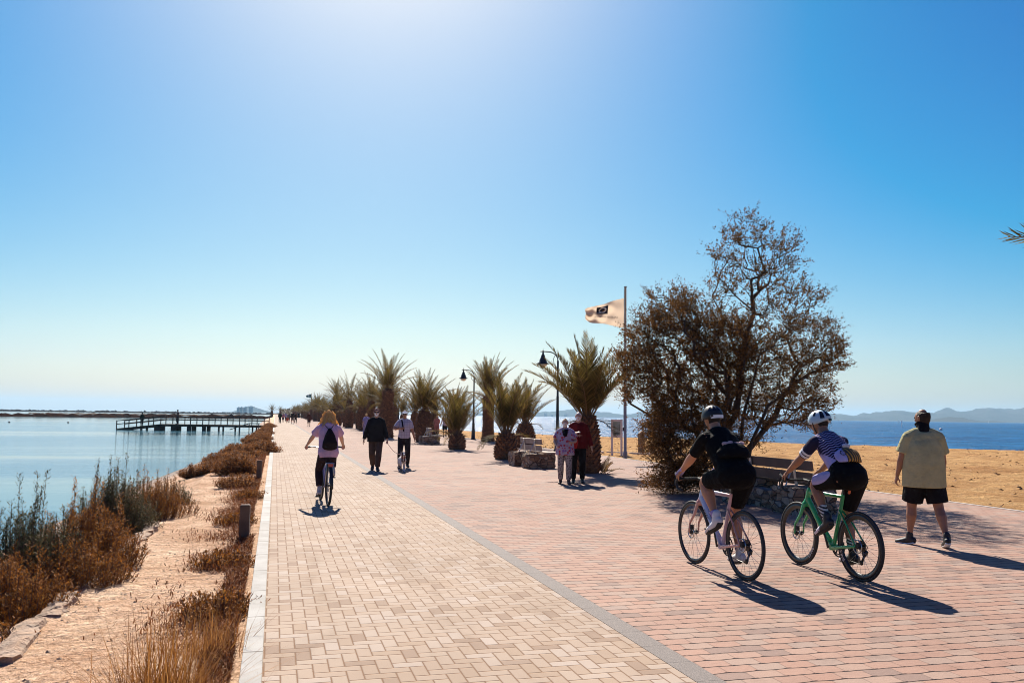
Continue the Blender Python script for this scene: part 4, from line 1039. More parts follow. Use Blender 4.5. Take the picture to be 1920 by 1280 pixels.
def buoy(px, d, r, label, mat):
    t = thing('buoy', label, 'buoy', on_water(px, d)); mb = MB(); mb.sphere((0, 0, r * 0.35), r, 14); mb.build('float_ball', mat, t, True)
    mb = MB(); mb.lathe([(r * 0.16, r * 1.2), (r * 0.16, r * 1.6)], n=8); mb.build('ring', steel, t)
buoy(1762, 228, 0.42, 'round pale buoy on the sea right of the man in the pale shirt', plain('buoy_pale', (0.7, 0.5, 0.47), 0.5))
t = thing('channel_marker', 'thin white marker pole standing in the sea left of the man in the pale shirt', 'marker', on_water(1689.5, 330)); mb = MB(); mb.lathe([(0.16, -0.5), (0.16, 1.9)], n=8); mb.build('pole', sailw, t); mb = MB(); mb.lathe([(0.26, 1.9), (0.26, 2.3), (0.02, 2.6)], n=8); mb.build('topmark', sailw, t)
for px, d, lb in [(23.5, 150, 'small dark buoy on the lagoon near the left edge'), (133.5, 155, 'small dark buoy on the lagoon nearer the pier')]:
    buoy(px, d, 0.16, lb, iron)
# ================================================================ PEOPLE
def mat_skin(name, col):
    t = NT(name); v = t.coords()
    c = t.ramp(t.noise(v, 7, 4), [(0.3, tuple(q * 0.85 for q in col)), (0.7, tuple(q * 1.1 for q in col))])
    return t.set(Base_Color=c, Roughness=0.5, Subsurface_Weight=0.0)
skin_tan = mat_skin('skin_tan', (0.44, 0.20, 0.105)); skin_fair = mat_skin('skin_fair', (0.52, 0.29, 0.19)); skin_brown = mat_skin('skin_brown', (0.33, 0.15, 0.08))
black_cloth = cloth('black_cloth', (0.012, 0.011, 0.012)); rubber = plain('rubber', (0.018, 0.017, 0.017), 0.7); white_plastic = plain('white_plastic', (0.72, 0.72, 0.74), 0.45)
mask_white = cloth('mask_white', (0.74, 0.72, 0.74), 0.05); dark_glass = plain('dark_glass', (0.01, 0.01, 0.012), 0.15)
hair_dark = plain('hair_dark', (0.035, 0.024, 0.018), 0.6, 0.4, 20, 0.8, 60); hair_grey = plain('hair_grey', (0.36, 0.33, 0.31), 0.6, 0.35, 20, 0.8, 60)
hair_blond = leafy('hair_blond', [(0.72, 0.46, 0.18), (0.88, 0.64, 0.30), (0.92, 0.74, 0.42)], 0.6, 22); hair_brown = plain('hair_brown', (0.14, 0.075, 0.04), 0.6, 0.35, 20, 0.8, 60)
for q_ in (hair_dark, hair_grey, hair_brown): q_.node_tree.nodes['Principled BSDF'].inputs['Specular IOR Level'].default_value = 0.12
eye_m = plain('eye_dark', (0.02, 0.015, 0.012), 0.2)

def ik(a, c, l1, l2, pole):
    d = c - a; L = min(d.length, 0.998 * (l1 + l2)); d.normalize()
    x = (l1 * l1 - l2 * l2 + L * L) / (2 * L); h = math.sqrt(max(0, l1 * l1 - x * x))
    p = V(pole) - d * V(pole).dot(d); p.normalize()
    return a + d * x + p * h, a + d * L

def pose(h=1.75, ankles=None, wrists=None, lean=0.0, pelvis=None, chest_y=None, hyaw=0.0, hpitch=0.0, toes=None, shoulder_w=1.0, elbow_pole=None, torso_dir=None, knee_pole=None, pal=None):
    """joints of a figure facing +y; ankles, wrists: targets for left and right"""
    s = h / 1.75; J = {'s': s}
    P = V(pelvis) if pelvis else V((0, 0, 0.955 * s))
    J['P'] = P
    u = V(torso_dir).normalized() if torso_dir else V((0, math.sin(lean), math.cos(lean)))
    J['u'] = u; J['f'] = V((0, 1, 0)) - u * u.y; J['f'].normalize(); J['r'] = J['f'].cross(u)
    J['C'] = P + u * 0.37 * s; J['N'] = P + u * 0.54 * s; J['lo'] = -0.02 if torso_dir else -0.10
    nk = (u + V((0, 0.12, 0.75))).normalized()
    J['H'] = J['N'] + nk * 0.145 * s + V((0, 0.025 * s, 0))
    J['hf'] = Matrix.Rotation(hyaw, 3, 'Z') @ V((0, math.cos(hpitch), math.sin(hpitch))); J['hu'] = Matrix.Rotation(hyaw, 3, 'Z') @ V((0, -math.sin(hpitch), math.cos(hpitch)))
    for i, (k, sg) in enumerate((('L', -1), ('R', 1))):
        sh = P + u * 0.452 * s + J['r'] * (sg * 0.172 * s * shoulder_w); hp = P + V((sg * 0.09 * s, 0, -0.03 * s)); J['S' + k] = sh; J['hip' + k] = hp
        w = V(wrists[i]) if wrists and wrists[i] else P + V((sg * 0.29 * s * (0.5 + 0.5 * shoulder_w), 0.03 * s, -0.10 * s))
        ep = V(elbow_pole[i]) if elbow_pole else V((sg * 0.5, -1, 0))
        J['E' + k], J['W' + k] = ik(sh, w, 0.285 * s, 0.255 * s, ep)
        a = V(ankles[i]) if ankles else V((sg * 0.10 * s, 0, 0.085 * s))
        J['K' + k], J['A' + k] = ik(hp, a, 0.43 * s, 0.425 * s, V(knee_pole[i]) if knee_pole else V((sg * 0.12, 1, 0)))
        t = V(toes[i]) if toes and toes[i] else V((sg * 0.15, 1, -0.18))
        J['T' + k] = J['A' + k] + t.normalized() * 0.165 * s + V((0, 0, -0.035 * s))
        J['pal' + k] = V(pal[i]) if pal and pal[i] else V((-sg, 0.2, 0))
    return J

def torso(mb, J, g, b, lo=-0.10, hi=1.0, belly=0.0):
    s, u, f = J['s'], J['u'], J['f']; P, Cc, N = J['P'], J['C'], J['N']
    st = [(-0.10, .150, .115, 0), (-0.02, .168, .125, 0), (0.10, .152, .112, .01), (0.22, .148, .108, .012), (0.34, .160, .116, .005), (0.41, .152, .106, -.005), (0.47, .118, .086, -.012), (0.51, .080, .068, -.008)]
    pts, rad = [], []
    for (t, a, d, o) in st:
        if t < max(lo, J['lo']) - 1e-6 or t > hi + 1e-6: continue
        w = math.exp(-((t - 0.16) / 0.14) ** 2) * belly
        pts.append(P + u * (t * s) + f * ((o + w * 0.6) * s)); rad.append(((a * b + w * 0.7) * s + g, (d * (0.5 + 0.5 * b) + w) * s + g))
    mb.loft(pts, rad, side=J['r'], n=18)
def limb(mb, pts, rad, cap='round', n=12): mb.loft(pts, rad, n=n, cap=cap)

def hand(mb, J, k, curl, sc=1.0):
    s = J['s'] * sc; W = J['W' + k]; d = (W - J['E' + k]).normalized()
    pn = J['pal' + k] - d * J['pal' + k].dot(d); pn.normalize()           # palm faces this way
    sd = d.cross(pn) * (1 if k == 'L' else -1)                            # towards the thumb
    bend = lambda v, a: v * math.cos(a) + pn * math.sin(a)
    mb.loft([W - d * 0.01, W + d * 0.03 * s, W + d * 0.085 * s], [(0.026 * s, 0.02 * s), (0.036 * s, 0.016 * s), (0.040 * s, 0.013 * s)], side=sd, n=10)
    for i, (o, L) in enumerate(((0.029, .072), (0.010, .080), (-0.010, .074), (-0.028, .058))):
        p = W + d * 0.082 * s + sd * (o * s); P = [p]; a = 0.1
        for q, c in ((0.45, 0.35), (0.32, 0.8), (0.23, 0.6)):
            a += c * curl; p = p + bend(d, a) * (L * s * q); P.append(p)
        mb.loft(P, [0.0092 * s, 0.0088 * s, 0.008 * s, 0.007 * s], n=8)
    b = W + d * 0.022 * s + sd * 0.028 * s; t1 = (d * 0.75 + sd * 0.65 + pn * 0.35 * (0.5 + curl)).normalized(); t2 = (d + pn * 0.7 * curl + sd * 0.1).normalized()
    mb.loft([b, b + t1 * 0.042 * s, b + t1 * 0.042 * s + t2 * 0.034 * s], [0.0125 * s, 0.0105 * s, 0.0085 * s], n=8)

def head(mb, J):
    s, f, u = J['s'], J['hf'], J['hu']; r = f.cross(u); H = J['H']
    mb.loft([J['N'] - J['u'] * 0.05 * s, J['N'].lerp(H, 0.45) - f * 0.006, H - u * 0.03 * s - f * 0.02 * s], [0.066 * s, 0.056 * s, 0.056 * s], n=12)
    st = [(-0.094, 0.047, .026, .030), (-0.078, 0.034, .045, .055), (-0.048, 0.014, .058, .078), (-0.01, 0.002, .069, .092), (0.03, -0.004, .074, .097), (0.06, -0.008, .067, .087), (0.079, -0.01, .046, .060)]
    mb.loft([H + u * (t * s) + f * (o * s) for t, o, a, d in st], [(a * s, d * s) for t, o, a, d in st], side=r, n=16)
    mb.loft([H + f * 0.088 * s + u * 0.012 * s, H + f * 0.108 * s - u * 0.022 * s, H + f * 0.092 * s - u * 0.036 * s], [0.009 * s, 0.014 * s, 0.013 * s], n=8)          # nose
    mb.loft([H + f * 0.082 * s - u * 0.056 * s - r * 0.02 * s, H + f * 0.090 * s - u * 0.054 * s, H + f * 0.082 * s - u * 0.056 * s + r * 0.02 * s], [0.007 * s] * 3, n=6)  # lips
    mb.loft([H + f * 0.088 * s + u * 0.022 * s - r * 0.035 * s, H + f * 0.092 * s + u * 0.026 * s, H + f * 0.088 * s + u * 0.022 * s + r * 0.035 * s], [0.008 * s] * 3, n=6)  # brow
    for g in (-1, 1):
        c = H + r * (g * 0.074 * s) - f * 0.008 * s
        mb.loft([c - u * 0.03 * s, c + u * 0.004 * s + r * g * 0.006, c + u * 0.026 * s - f * 0.004 + r * g * 0.008], [(0.006 * s, 0.014 * s), (0.008 * s, 0.02 * s), (0.006 * s, 0.016 * s)], side=r, n=8)
def foot(mb, J, k, g=0.0):
    A, T, s = J['A' + k], J['T' + k], J['s']
    d = (T - A); fl = (T - (A + V((0, 0, -0.035 * s)))).normalized(); heel = A - fl * 0.05 * s + V((0, 0, -0.04 * s))
    up = (V((0, 0, 1)) - fl * fl.z).normalized(); sd = fl.cross(up)
    mb.loft([A + V((0, 0, 0.05 * s)), A - V((0, 0, 0.02 * s))], [0.036 * s + g, 0.040 * s + g], n=10)
    mb.loft([heel, A + fl * 0.04 * s - up * 0.035 * s, T - fl * 0.045 * s, T + fl * 0.02 * s], [(0.034 * s + g, 0.034 * s + g), (0.038 * s + g, 0.042 * s + g), (0.045 * s + g, 0.026 * s + g), (0.036 * s + g, 0.018 * s + g)], side=sd, n=12)

def pt(a, b, t): return a.lerp(b, t)
def person(loc, rz, label, J, skin_m, b=1.0, vox=0.012, group=None, top=None, bottom=None, shoe=None, hair=None, mask=None, belly=0.0, curl=(0.5, 0.5), limbs=1.0, eyes=True, hand_scale=1.0):
    root = thing('person', label, 'person', loc, rz, group); s = J['s']; fine = vox < 0.02
    mb = MB(); torso(mb, J, 0, b, belly=belly * 0.9); head(mb, J); lw = limbs
    for i, k in enumerate('LR'):
        S, E, W = J['S' + k], J['E' + k], J['W' + k]
        mb.loft([pt(J['C'], J['N'], 0.62), S], [0.072 * s, 0.052 * s], n=10); mb.loft([J['N'] - J['u'] * 0.015 * s, pt(J['N'], S, 0.55) + J['u'] * 0.012 * s, S + J['u'] * 0.012 * s], [0.044 * s, 0.046 * s, 0.042 * s], n=10)
        limb(mb, [S, pt(S, E, 0.5), pt(S, E, 0.95), pt(E, W, 0.25), pt(E, W, 0.7), W], [0.052 * s * lw, 0.048 * s * lw, 0.041 * s * lw, 0.043 * s * lw, 0.033 * s, 0.027 * s])
        hp, K, A = J['hip' + k], J['K' + k], J['A' + k]; bk = (K - (hp + A) / 2); bk = bk.normalized() if bk.length > 1e-3 else V((0, 1, 0))
        limb(mb, [hp, pt(hp, K, 0.45), pt(hp, K, 0.93), pt(K, A, 0.08), pt(K, A, 0.32) - bk * 0.014 * s, pt(K, A, 0.7), A], [0.090 * s * lw, 0.076 * s * lw, 0.056 * s * lw, 0.053 * s * lw, 0.058 * s * lw, 0.040 * s, 0.034 * s])
        foot(mb, J, k)
        if fine: hand(mb, J, k, curl[i], hand_scale)
        else: mb.loft([W, W + (W - E).normalized() * 0.14 * s], [(0.03 * s, 0.02 * s), (0.025 * s, 0.015 * s)], n=8)
    skin(mb, 'body', skin_m, root, vox)
    H, f, u = J['H'], J['hf'], J['hu']; r = f.cross(u)
    if top:
        if callable(top['mat']): top['mat'] = top['mat'](J)
        mat, sleeve, g, hem = top['mat'], top.get('sleeve', 0.45), top.get('loose', 0.018), top.get('hem', -0.02)
        mb = MB()
        if hem <= -0.1:      # hangs over the waist: one fall of cloth from the shoulders to the hem
            st = [(hem, .174, .45, .128, .60, 1.3), (0.0, .168, .55, .125, .76, 1.1), (0.11, .157, .66, .113, .92, 1), (0.22, .153, .58, .109, .78, 1), (0.34, .160, .20, .116, .28, 1), (0.41, .152, 0, .106, 0, 1), (0.47, .118, 0, .086, 0, 1), (0.51, .080, 0, .068, 0, 1)]
            mb.loft([J['P'] + J['u'] * (q[0] * s) + V((0, 0.012 if q[0] < 0.05 else 0.004, 0)) for q in st], [((q[1] * b + belly * q[2]) * s + g * q[5], (q[3] * (.5 + .5 * b) + belly * q[4]) * s + g * q[5]) for q in st], side=J['r'], n=20, cap='flat')
        else: torso(mb, J, g, b, lo=top.get('lo', -0.02), hi=0.50, belly=belly)
        for k in 'LR':
            S, E, W = J['S' + k], J['E' + k], J['W' + k]
            mb.loft([pt(J['C'], J['N'], 0.62), S], [0.072 * s + g * 0.6, 0.052 * s + g * 0.7], n=10); mb.loft([J['N'] - J['u'] * 0.015 * s, pt(J['N'], S, 0.55) + J['u'] * 0.012 * s, S + J['u'] * 0.012 * s], [0.044 * s + g * 0.5, 0.046 * s + g * 0.5, 0.042 * s + g * 0.6], n=10)
            P = [S, pt(S, E, 0.5), pt(S, E, 1.0), pt(E, W, 0.35), pt(E, W, 0.7), W]; Rr = [0.053, 0.050, 0.045, 0.045, 0.037, 0.031]
            tt = [0, .25, .5, .65, .85, 1.0]; pp = [(p, q) for p, q, t in zip(P, Rr, tt) if t < sleeve - 0.02]
            end = pt(S, E, sleeve * 2) if sleeve <= 0.5 else pt(E, W, (sleeve - .5) * 2)
            pp.append((end, interp(list(zip(tt, Rr)), sleeve)))
            fl = top.get('flare', 0.0)
            limb(mb, [p for p, q in pp], [q * s * lw + g * (0.65 + 0.35 * i / len(pp)) + fl * i / len(pp) for i, (p, q) in enumerate(pp)], cap='flat')
        mb.loft([J['N'] - J['u'] * 0.05 * s, J['N'] - J['u'] * 0.005 * s], [0.080 * s, 0.067 * s], n=14, cap='flat')
        skin(mb, top.get('name', 'shirt'), mat, root, vox)
    if bottom:
        mat, leg, g = bottom['mat'], bottom.get('leg', 0.42), bottom.get('loose', 0.016)
        mb = MB(); torso(mb, J, g if not belly else 0.006, b, lo=-0.10, hi=0.0 if belly else 0.12, belly=belly * 0.7)
        for k in 'LR':
            hp, K, A = J['hip' + k], J['K' + k], J['A' + k]
            P = [hp, pt(hp, K, 0.5), pt(hp, K, 1.0), pt(K, A, 0.3), pt(K, A, 0.7), A]; Rr = [0.094, 0.080, 0.062, 0.064, 0.05, 0.044]; tt = [0, .25, .5, .65, .85, 1.0]
            pp = [(p, q) for p, q, t in zip(P, Rr, tt) if t < leg - 0.02]
            end = pt(hp, K, leg * 2) if leg <= 0.5 else pt(K, A, (leg - .5) * 2)
            pp.append((end, interp(list(zip(tt, Rr)), leg))); fl = bottom.get('flare', 0.0)
            limb(mb, [p for p, q in pp], [q * s * lw + g + fl * i / len(pp) for i, (p, q) in enumerate(pp)], cap='flat')
        skin(mb, bottom.get('name', 'shorts'), mat, root, vox)
    if shoe:
        for k in 'LR':
            mb = MB(); foot(mb, J, k, 0.008); skin(mb, 'shoe', shoe, root, vox)
        if fine and vox < 0.0095:
            for k in 'LR':
                A, T = J['A' + k], J['T' + k]; fl = (T - (A + V((0, 0, -0.035 * s)))).normalized(); up = (V((0, 0, 1)) - fl * fl.z).normalized(); h0 = A - fl * 0.055 * s + V((0, 0, -0.04 * s))
                mb = MB(); mb.loft([h0 - up * 0.034 * s, A + fl * 0.03 * s - up * 0.078 * s, T - fl * 0.04 * s - up * 0.026 * s, T + fl * 0.03 * s - up * 0.014 * s], [(0.036 * s, 0.014), (0.036 * s, 0.013), (0.048 * s, 0.013), (0.034 * s, 0.011)], side=fl.cross(up), n=12); mb.build('shoe_sole', rubber, root, True)
    if hair:
        mat, style = hair; mb = MB()
        st = [(-0.055, -0.042, .058, .050), (-0.01, -0.032, .074, .070), (0.035, -0.014, .078, .092), (0.060, -0.003, .070, .092), (0.080, -0.002, .054, .076), (0.094, -0.004, .030, .046)]
        if style == 'short': st = [(-0.062, -0.044, .050, .040), (-0.032, -0.036, .068, .062), (0.0, -0.027, .077, .080)] + st[2:]
        mb.loft([H + u * (t * s) + f * ((o - 0.006) * s) for t, o, a_, d in st], [((a_ + (0.010 if style != 'short' else 0.002)) * s, (d + (0.008 if style != 'short' else 0.005)) * s) for t, o, a_, d in st], side=r, n=16)
        if style == 'long':
            rg = random.Random(8)
            for i in range(70):
                w = rg.uniform(PI * 0.92, PI * 2.08); o = r * math.cos(w) + f * math.sin(w); p = H + o * 0.075 * s + u * rg.uniform(-0.02, 0.09) * s; P = [p]
                for q in range(5): p = p + (V((0, 0, -1)) * 0.050 + o * rg.uniform(0.0, 0.030) + r * 0.028 * math.sin(q * 2.3 + i) + f * 0.012 * math.cos(q * 1.9 + i * 2)) * s; P.append(p)
                mb.loft(P, [0.018 * s, 0.016 * s, 0.016 * s, 0.015 * s, 0.012 * s, 0.006 * s], n=6)
            cb_ = MB()
            for i in range(90):
                w = rg.uniform(PI * 0.90, PI * 2.10); o = r * math.cos(w) + f * math.sin(w); p = H + o * 0.083 * s + u * rg.uniform(-0.04, 0.11) * s; P = [p]; ph, am = rg.uniform(0, 6), rg.uniform(0.008, 0.022)
                for q in range(9): p = p + (V((0, 0, -1)) * 0.026 + o * rg.uniform(-0.004, 0.013) + r * am * math.sin(q * 1.6 + ph) + f * am * math.cos(q * 1.6 + ph)) * s; P.append(p)
                cb_.loft(P, [0.006 * s] * 5 + [0.005 * s, 0.004 * s, 0.003 * s, 0.002 * s, 0.001 * s], n=5, cap='flat')
            cb_.build('curls', mat, root, True)
        elif style == 'bob':
            mb.loft([H + u * 0.04 * s - f * 0.03 * s, H - u * 0.06 * s - f * 0.035 * s, H - u * 0.10 * s - f * 0.03 * s], [(0.084 * s, 0.08 * s), (0.085 * s, 0.07 * s), (0.07 * s, 0.05 * s)], side=r, n=12)
        skin(mb, 'hair', mat, root, min(vox, 0.007 if style == 'long' else 0.014), 1)
    if eyes and fine:
        mb = MB()
        for g in (-1, 1): mb.sphere(H + r * (g * 0.031 * s) + f * 0.087 * s + u * 0.006 * s, 0.010 * s, 8)
        mb.build('eyes', eye_m, root, True)
    if mask:
        mb = MB(); st = [(-0.085, 0.056, .030, .032), (-0.062, 0.040, .052, .066), (-0.035, 0.028, .062, .082), (-0.022, 0.026, .060, .084)]
        mb.loft([H + u * (t * s) + f * (o * s) for t, o, a_, d in st], [(a_ * s, d * s) for t, o, a_, d in st], side=r, n=14); skin(mb, 'face_mask', mask, root, min(vox, 0.012), 1)
    root['s'] = s; return root

def cap_hat(root, J, mat, brim=True, name='cap'):
    H, f, u, s = J['H'], J['hf'], J['hu'], J['s']; r = f.cross(u); mb = MB()
    st = [(0.03, -0.006, .084, .104), (0.062, -0.008, .081, .099), (0.088, -0.01, .06, .076), (0.104, -0.01, .028, .038)]
    mb.loft([H + u * (t * s) + f * (o * s) for t, o, a, d in st], [(a * s, d * s) for t, o, a, d in st], side=r, n=18)
    if brim: mb.loft([H + u * 0.045 * s + f * 0.06 * s, H + u * 0.04 * s + f * 0.13 * s, H + u * 0.03 * s + f * 0.165 * s], [(0.075 * s, 0.008), (0.066 * s, 0.007), (0.035 * s, 0.006)], side=r, n=12)
    return skin(mb, name, mat, root, 0.009, 2)
def glasses(root, J, mat):
    H, f, u, s = J['H'], J['hf'], J['hu'], J['s']; r = f.cross(u); mb = MB()
    for g in (-1, 1):
        mb.loft([H + r * (g * 0.033 * s) + f * 0.094 * s + u * 0.004, H + r * (g * 0.033 * s) + f * 0.104 * s + u * 0.004], [(0.027 * s, 0.02 * s)] * 2, side=r, n=10, cap='flat')
        mb.tube([H + r * (g * 0.06 * s) + f * 0.09 * s + u * 0.012, H + r * (g * 0.08 * s) + u * 0.014], 0.004, 5)
    mb.tube([H - r * 0.02 * s + f * 0.1 * s + u * 0.012, H + r * 0.02 * s + f * 0.1 * s + u * 0.012], 0.004, 5)
    mb.build('sunglasses', mat, root, True)

# ================================================================ BICYCLES (heading +y, rear axle over y = 0)
chrome = plain('brushed_metal', (0.5, 0.48, 0.46), 0.3, 0.1, metal=1.0); drive = plain('drivetrain', (0.05, 0.045, 0.042), 0.4, 0.3, 20, metal=0.7)
tape = plain('bar_tape', (0.014, 0.014, 0.014), 0.75, 0.2, 30); carbon = plain('carbon_rim', (0.022, 0.02, 0.02), 0.35, 0.15); spoke_m = plain('spoke', (0.30, 0.29, 0.28), 0.35, 0.1, metal=0.9)
orange = plain('rear_light', (0.75, 0.16, 0.05), 0.4, 0.05)
def lerp_tube(mb, a, b, ra, rb, n=10): mb.loft([a, V(a).lerp(V(b), 0.5), b], [ra, tuple((p + q) / 2 for p, q in zip(ra, rb)) if isinstance(ra, tuple) else (ra + rb) / 2, rb], side=(1, 0, 0), n=n)
def wheel(root, y, Rw, rim_d, tw, name='wheel', spokes=24, disc=True, text=None, cass=False):
    w = thing_part(name, root, (0, y, Rw))
    mb = MB(); mb.torus((0, 0, 0), Rw - tw, tw, n=64, k=10); mb.build('tyre', rubber, w, True)
    mb = MB(); n = 64; prof = [(-0.010, Rw - tw * 1.6), (-0.013, Rw - tw * 2 - rim_d * 0.35), (-0.004, Rw - tw * 2 - rim_d), (0.004, Rw - tw * 2 - rim_d), (0.013, Rw - tw * 2 - rim_d * 0.35), (0.010, Rw - tw * 1.6)]
    vs = [(x, r_ * math.cos(2 * PI * i / n), r_ * math.sin(2 * PI * i / n)) for i in range(n) for x, r_ in prof]; k = len(prof)
    mb.add(vs, [(i * k + j, i * k + (j + 1) % k, ((i + 1) % n) * k + (j + 1) % k, ((i + 1) % n) * k + j) for i in range(n) for j in range(k)]); rim = mb.build('rim', carbon, w, True)
    mb = MB(); ri = Rw - tw * 2 - rim_d
    for i in range(spokes):
        a = 2 * PI * i / spokes; b = a + (0.35 if (i // 2) % 2 else -0.35); x = 0.026 if i % 2 else -0.026
        mb.tube([(x, 0.02 * math.cos(b * 1), 0.02 * math.sin(b)), (0, ri * math.cos(a), ri * math.sin(a))], 0.0017, 4)
    mb.build('spokes', spoke_m, w)
    mb = MB(); mb.lathe([(0.012, -0.055), (0.026, -0.032), (0.026, -0.024), (0.014, -0.02), (0.014, 0.02), (0.026, 0.024), (0.026, 0.032), (0.012, 0.055)], n=14, axis='X'); mb.build('hub', drive, w, True)
    if disc:
        mb = MB(); mb.torus((-0.034, 0, 0), 0.062, 0.0065, n=28, k=5)
        for i in range(5): a = i * 1.2566; mb.tube([(-0.034, 0, 0), (-0.034, 0.062 * math.cos(a), 0.062 * math.sin(a))], 0.004, 4)
        mb.build('brake_disc', chrome, w, True)
    if text:
        for side, a0 in text[1]:
            mb = MB(); rr = Rw - tw * 2 - rim_d * 0.5
            for i, ch in enumerate(text[0]):
                vs_, fs_ = text_mesh(ch, rim_d * 1.05); a = a0 - side * i * 0.105
                er, et = V((0, math.cos(a), math.sin(a))), V((0, -math.sin(a), math.cos(a))) * -side
                mb.add([V((side * 0.0150, 0, 0)) + er * (rr + p.y) + et * p.x for p in vs_], fs_)
            mb.build('lettering', offw, rim)
    return w
def thing_part(name, root, loc):
    o = bpy.data.objects.new(name, None); C.objects.link(o); o.parent = root; o.location = loc; o.empty_display_size = 0.1; return o

def road_bike(loc, rz, label, frame_m, fork_m, seat_m, rim_d, crank_a, letters=None, wheel_text=None, letter_m=None):
    t = thing('bicycle', label, 'bicycle', loc, rz); Rw = 0.34
    wheel(t, 0, Rw, rim_d, 0.014, text=wheel_text and (wheel_text, ((-1, R(-35)),))); wheel(t, 1.0, Rw, rim_d, 0.014, text=wheel_text and (wheel_text, ((-1, R(205)),)))
    BB = V((0, 0.41, 0.275)); HT, HB = V((0, 0.795, 0.865)), V((0, 0.845, 0.70)); SC = V((0, 0.245, 0.80)); RA, FA = V((0, 0, Rw)), V((0, 1.0, Rw))
    mb = MB(); lerp_tube(mb, HT + V((0, 0.005, -0.03)), HB, (0.022, 0.03), (0.026, 0.034)); mb.loft([HB + V((0, -0.01, 0.035)), BB.lerp(HB, 0.5), BB], [(0.024, 0.036), (0.025, 0.034), (0.034, 0.036)], side=(1, 0, 0), n=12)
    lerp_tube(mb, HT + V((0, -0.01, -0.06)), SC, (0.020, 0.026), (0.014, 0.018)); lerp_tube(mb, BB, SC + V((0, -0.005, 0.02)), (0.022, 0.024), (0.015, 0.021))
    mb.lathe([(0.032, -0.042), (0.032, 0.042)], BB, 14, axis='X')
    skin(mb, 'frame', frame_m, t, 0.006, 2)
    for x in (-1, 1):
        mb = MB(); mb.loft([BB + V((x * 0.035, -0.02, 0)), V((x * 0.045, 0.20, 0.305)), RA + V((x * 0.062, 0.01, 0))], [(0.010, 0.017), (0.010, 0.015), (0.009, 0.012)], side=(1, 0, 0), n=8); mb.build('chain_stay', frame_m, t, True)
        mb = MB(); mb.loft([V((x * 0.016, 0.29, 0.66)), V((x * 0.040, 0.16, 0.545)), RA + V((x * 0.062, 0, 0.01))], [(0.008, 0.012), (0.008, 0.011), (0.008, 0.010)], side=(1, 0, 0), n=8); mb.build('seat_stay', seat_m, t, True)
    mb = MB(); mb.loft([HB + V((0, 0.004, 0.01)), HB + V((0, 0.012, -0.03))], [(0.026, 0.034), (0.045, 0.036)], side=(1, 0, 0), n=12)
    for x in (-1, 1): mb.loft([HB + V((x * 0.030, 0.010, -0.02)), V((x * 0.048, 0.900, 0.55)), FA + V((x * 0.054, -0.012, 0.10)), FA + V((x * 0.056, 0, 0))], [(0.014, 0.030), (0.011, 0.023), (0.010, 0.015), (0.010, 0.012)], side=(1, 0, 0), n=10)
    skin(mb, 'fork', fork_m, t, 0.006, 2)
    mb = MB(); lerp_tube(mb, SC, V((0, 0.195, 0.955)), (0.012, 0.016), (0.012, 0.014)); mb.build('seatpost', tape, t, True)
    mb = MB(); mb.loft([(0, 0.07, 0.985), (0, 0.10, 0.988), (0, 0.18, 0.983), (0, 0.25, 0.985), (0, 0.335, 0.978)], [(0.055, 0.012), (0.072, 0.018), (0.045, 0.017), (0.022, 0.014), (0.016, 0.010)], side=(1, 0, 0), n=14); mb.build('saddle', tape, t, True)
    # handlebar: flat top, hoods, drops
    mb = MB(); lerp_tube(mb, HT, V((0, 0.79, 0.915)), 0.019, 0.019); lerp_tube(mb, V((0, 0.79, 0.91)), V((0, 0.895, 0.925)), (0.017, 0.019), (0.019, 0.017)); mb.build('stem', tape, t, True)
    mb = MB()
    mb.tube([(-0.205, 0.905, 0.925), (0, 0.895, 0.925), (0.205, 0.905, 0.925)], 0.0135, 8)
    for x in (-1, 1):
        mb.tube([(x * 0.205, 0.905, 0.925), (x * 0.212, 0.945, 0.922), (x * 0.213, 0.985, 0.90), (x * 0.214, 0.995, 0.865), (x * 0.215, 0.97, 0.825), (x * 0.217, 0.92, 0.805), (x * 0.218, 0.86, 0.80)], 0.0145, 8)
    mb.build('handlebar', tape, t, True)
    for x in (-1, 1):
        mb = MB(); mb.loft([(x * 0.211, 0.93, 0.935), (x * 0.211, 0.985, 0.945), (x * 0.211, 1.02, 0.975)], [(0.016, 0.017), (0.016, 0.018), (0.012, 0.014)], side=(1, 0, 0), n=10)
        mb.loft([(x * 0.211, 1.015, 0.95), (x * 0.213, 1.035, 0.90), (x * 0.22, 1.02, 0.845)], [(0.008, 0.006)] * 3, side=(1, 0, 0), n=6); mb.build('brake_lever', tape, t, True)
    # drivetrain
    ca, sa = math.cos(crank_a), math.sin(crank_a); pl = []
    mb = MB(); mb.torus(BB + V((0.055, 0, 0)), 0.098, 0.007, n=40, k=5); mb.torus(BB + V((0.047, 0, 0)), 0.072, 0.006, n=32, k=5)
    for i in range(4): a = i * PI / 2 + 0.5; mb.tube([BB + V((0.055, 0, 0)), BB + V((0.055, 0.096 * math.cos(a), 0.096 * math.sin(a)))], 0.009, 5)
    mb.build('chainring', drive, t, True)
    for x in (-1, 1):
        e = BB + V((x * 0.085, -x * 0.1725 * ca * -1 if False else (0.1725 * ca * (1 if x < 0 else -1)), 0.1725 * sa * (1 if x < 0 else -1)))
        mb = MB(); mb.loft([BB + V((x * 0.068, 0, 0)), e], [(0.009, 0.017), (0.008, 0.011)], side=(1, 0, 0), n=8); cr = mb.build('crank', drive, t, True)
        mb = MB(); mb.box(e + V((x * 0.055, 0, 0)), (0.06, 0.085, 0.016)); mb.tube([e, e + V((x * 0.05, 0, 0))], 0.007, 6); mb.build('pedal', drive, cr); pl.append(e + V((x * 0.055, 0, 0)))
    mb = MB()
    for i in range(7): mb.lathe([(0.024 + 0.0055 * i, 0.044 - 0.0042 * i), (0.024 + 0.0055 * i, 0.046 - 0.0042 * i)], RA, 22, axis='X')
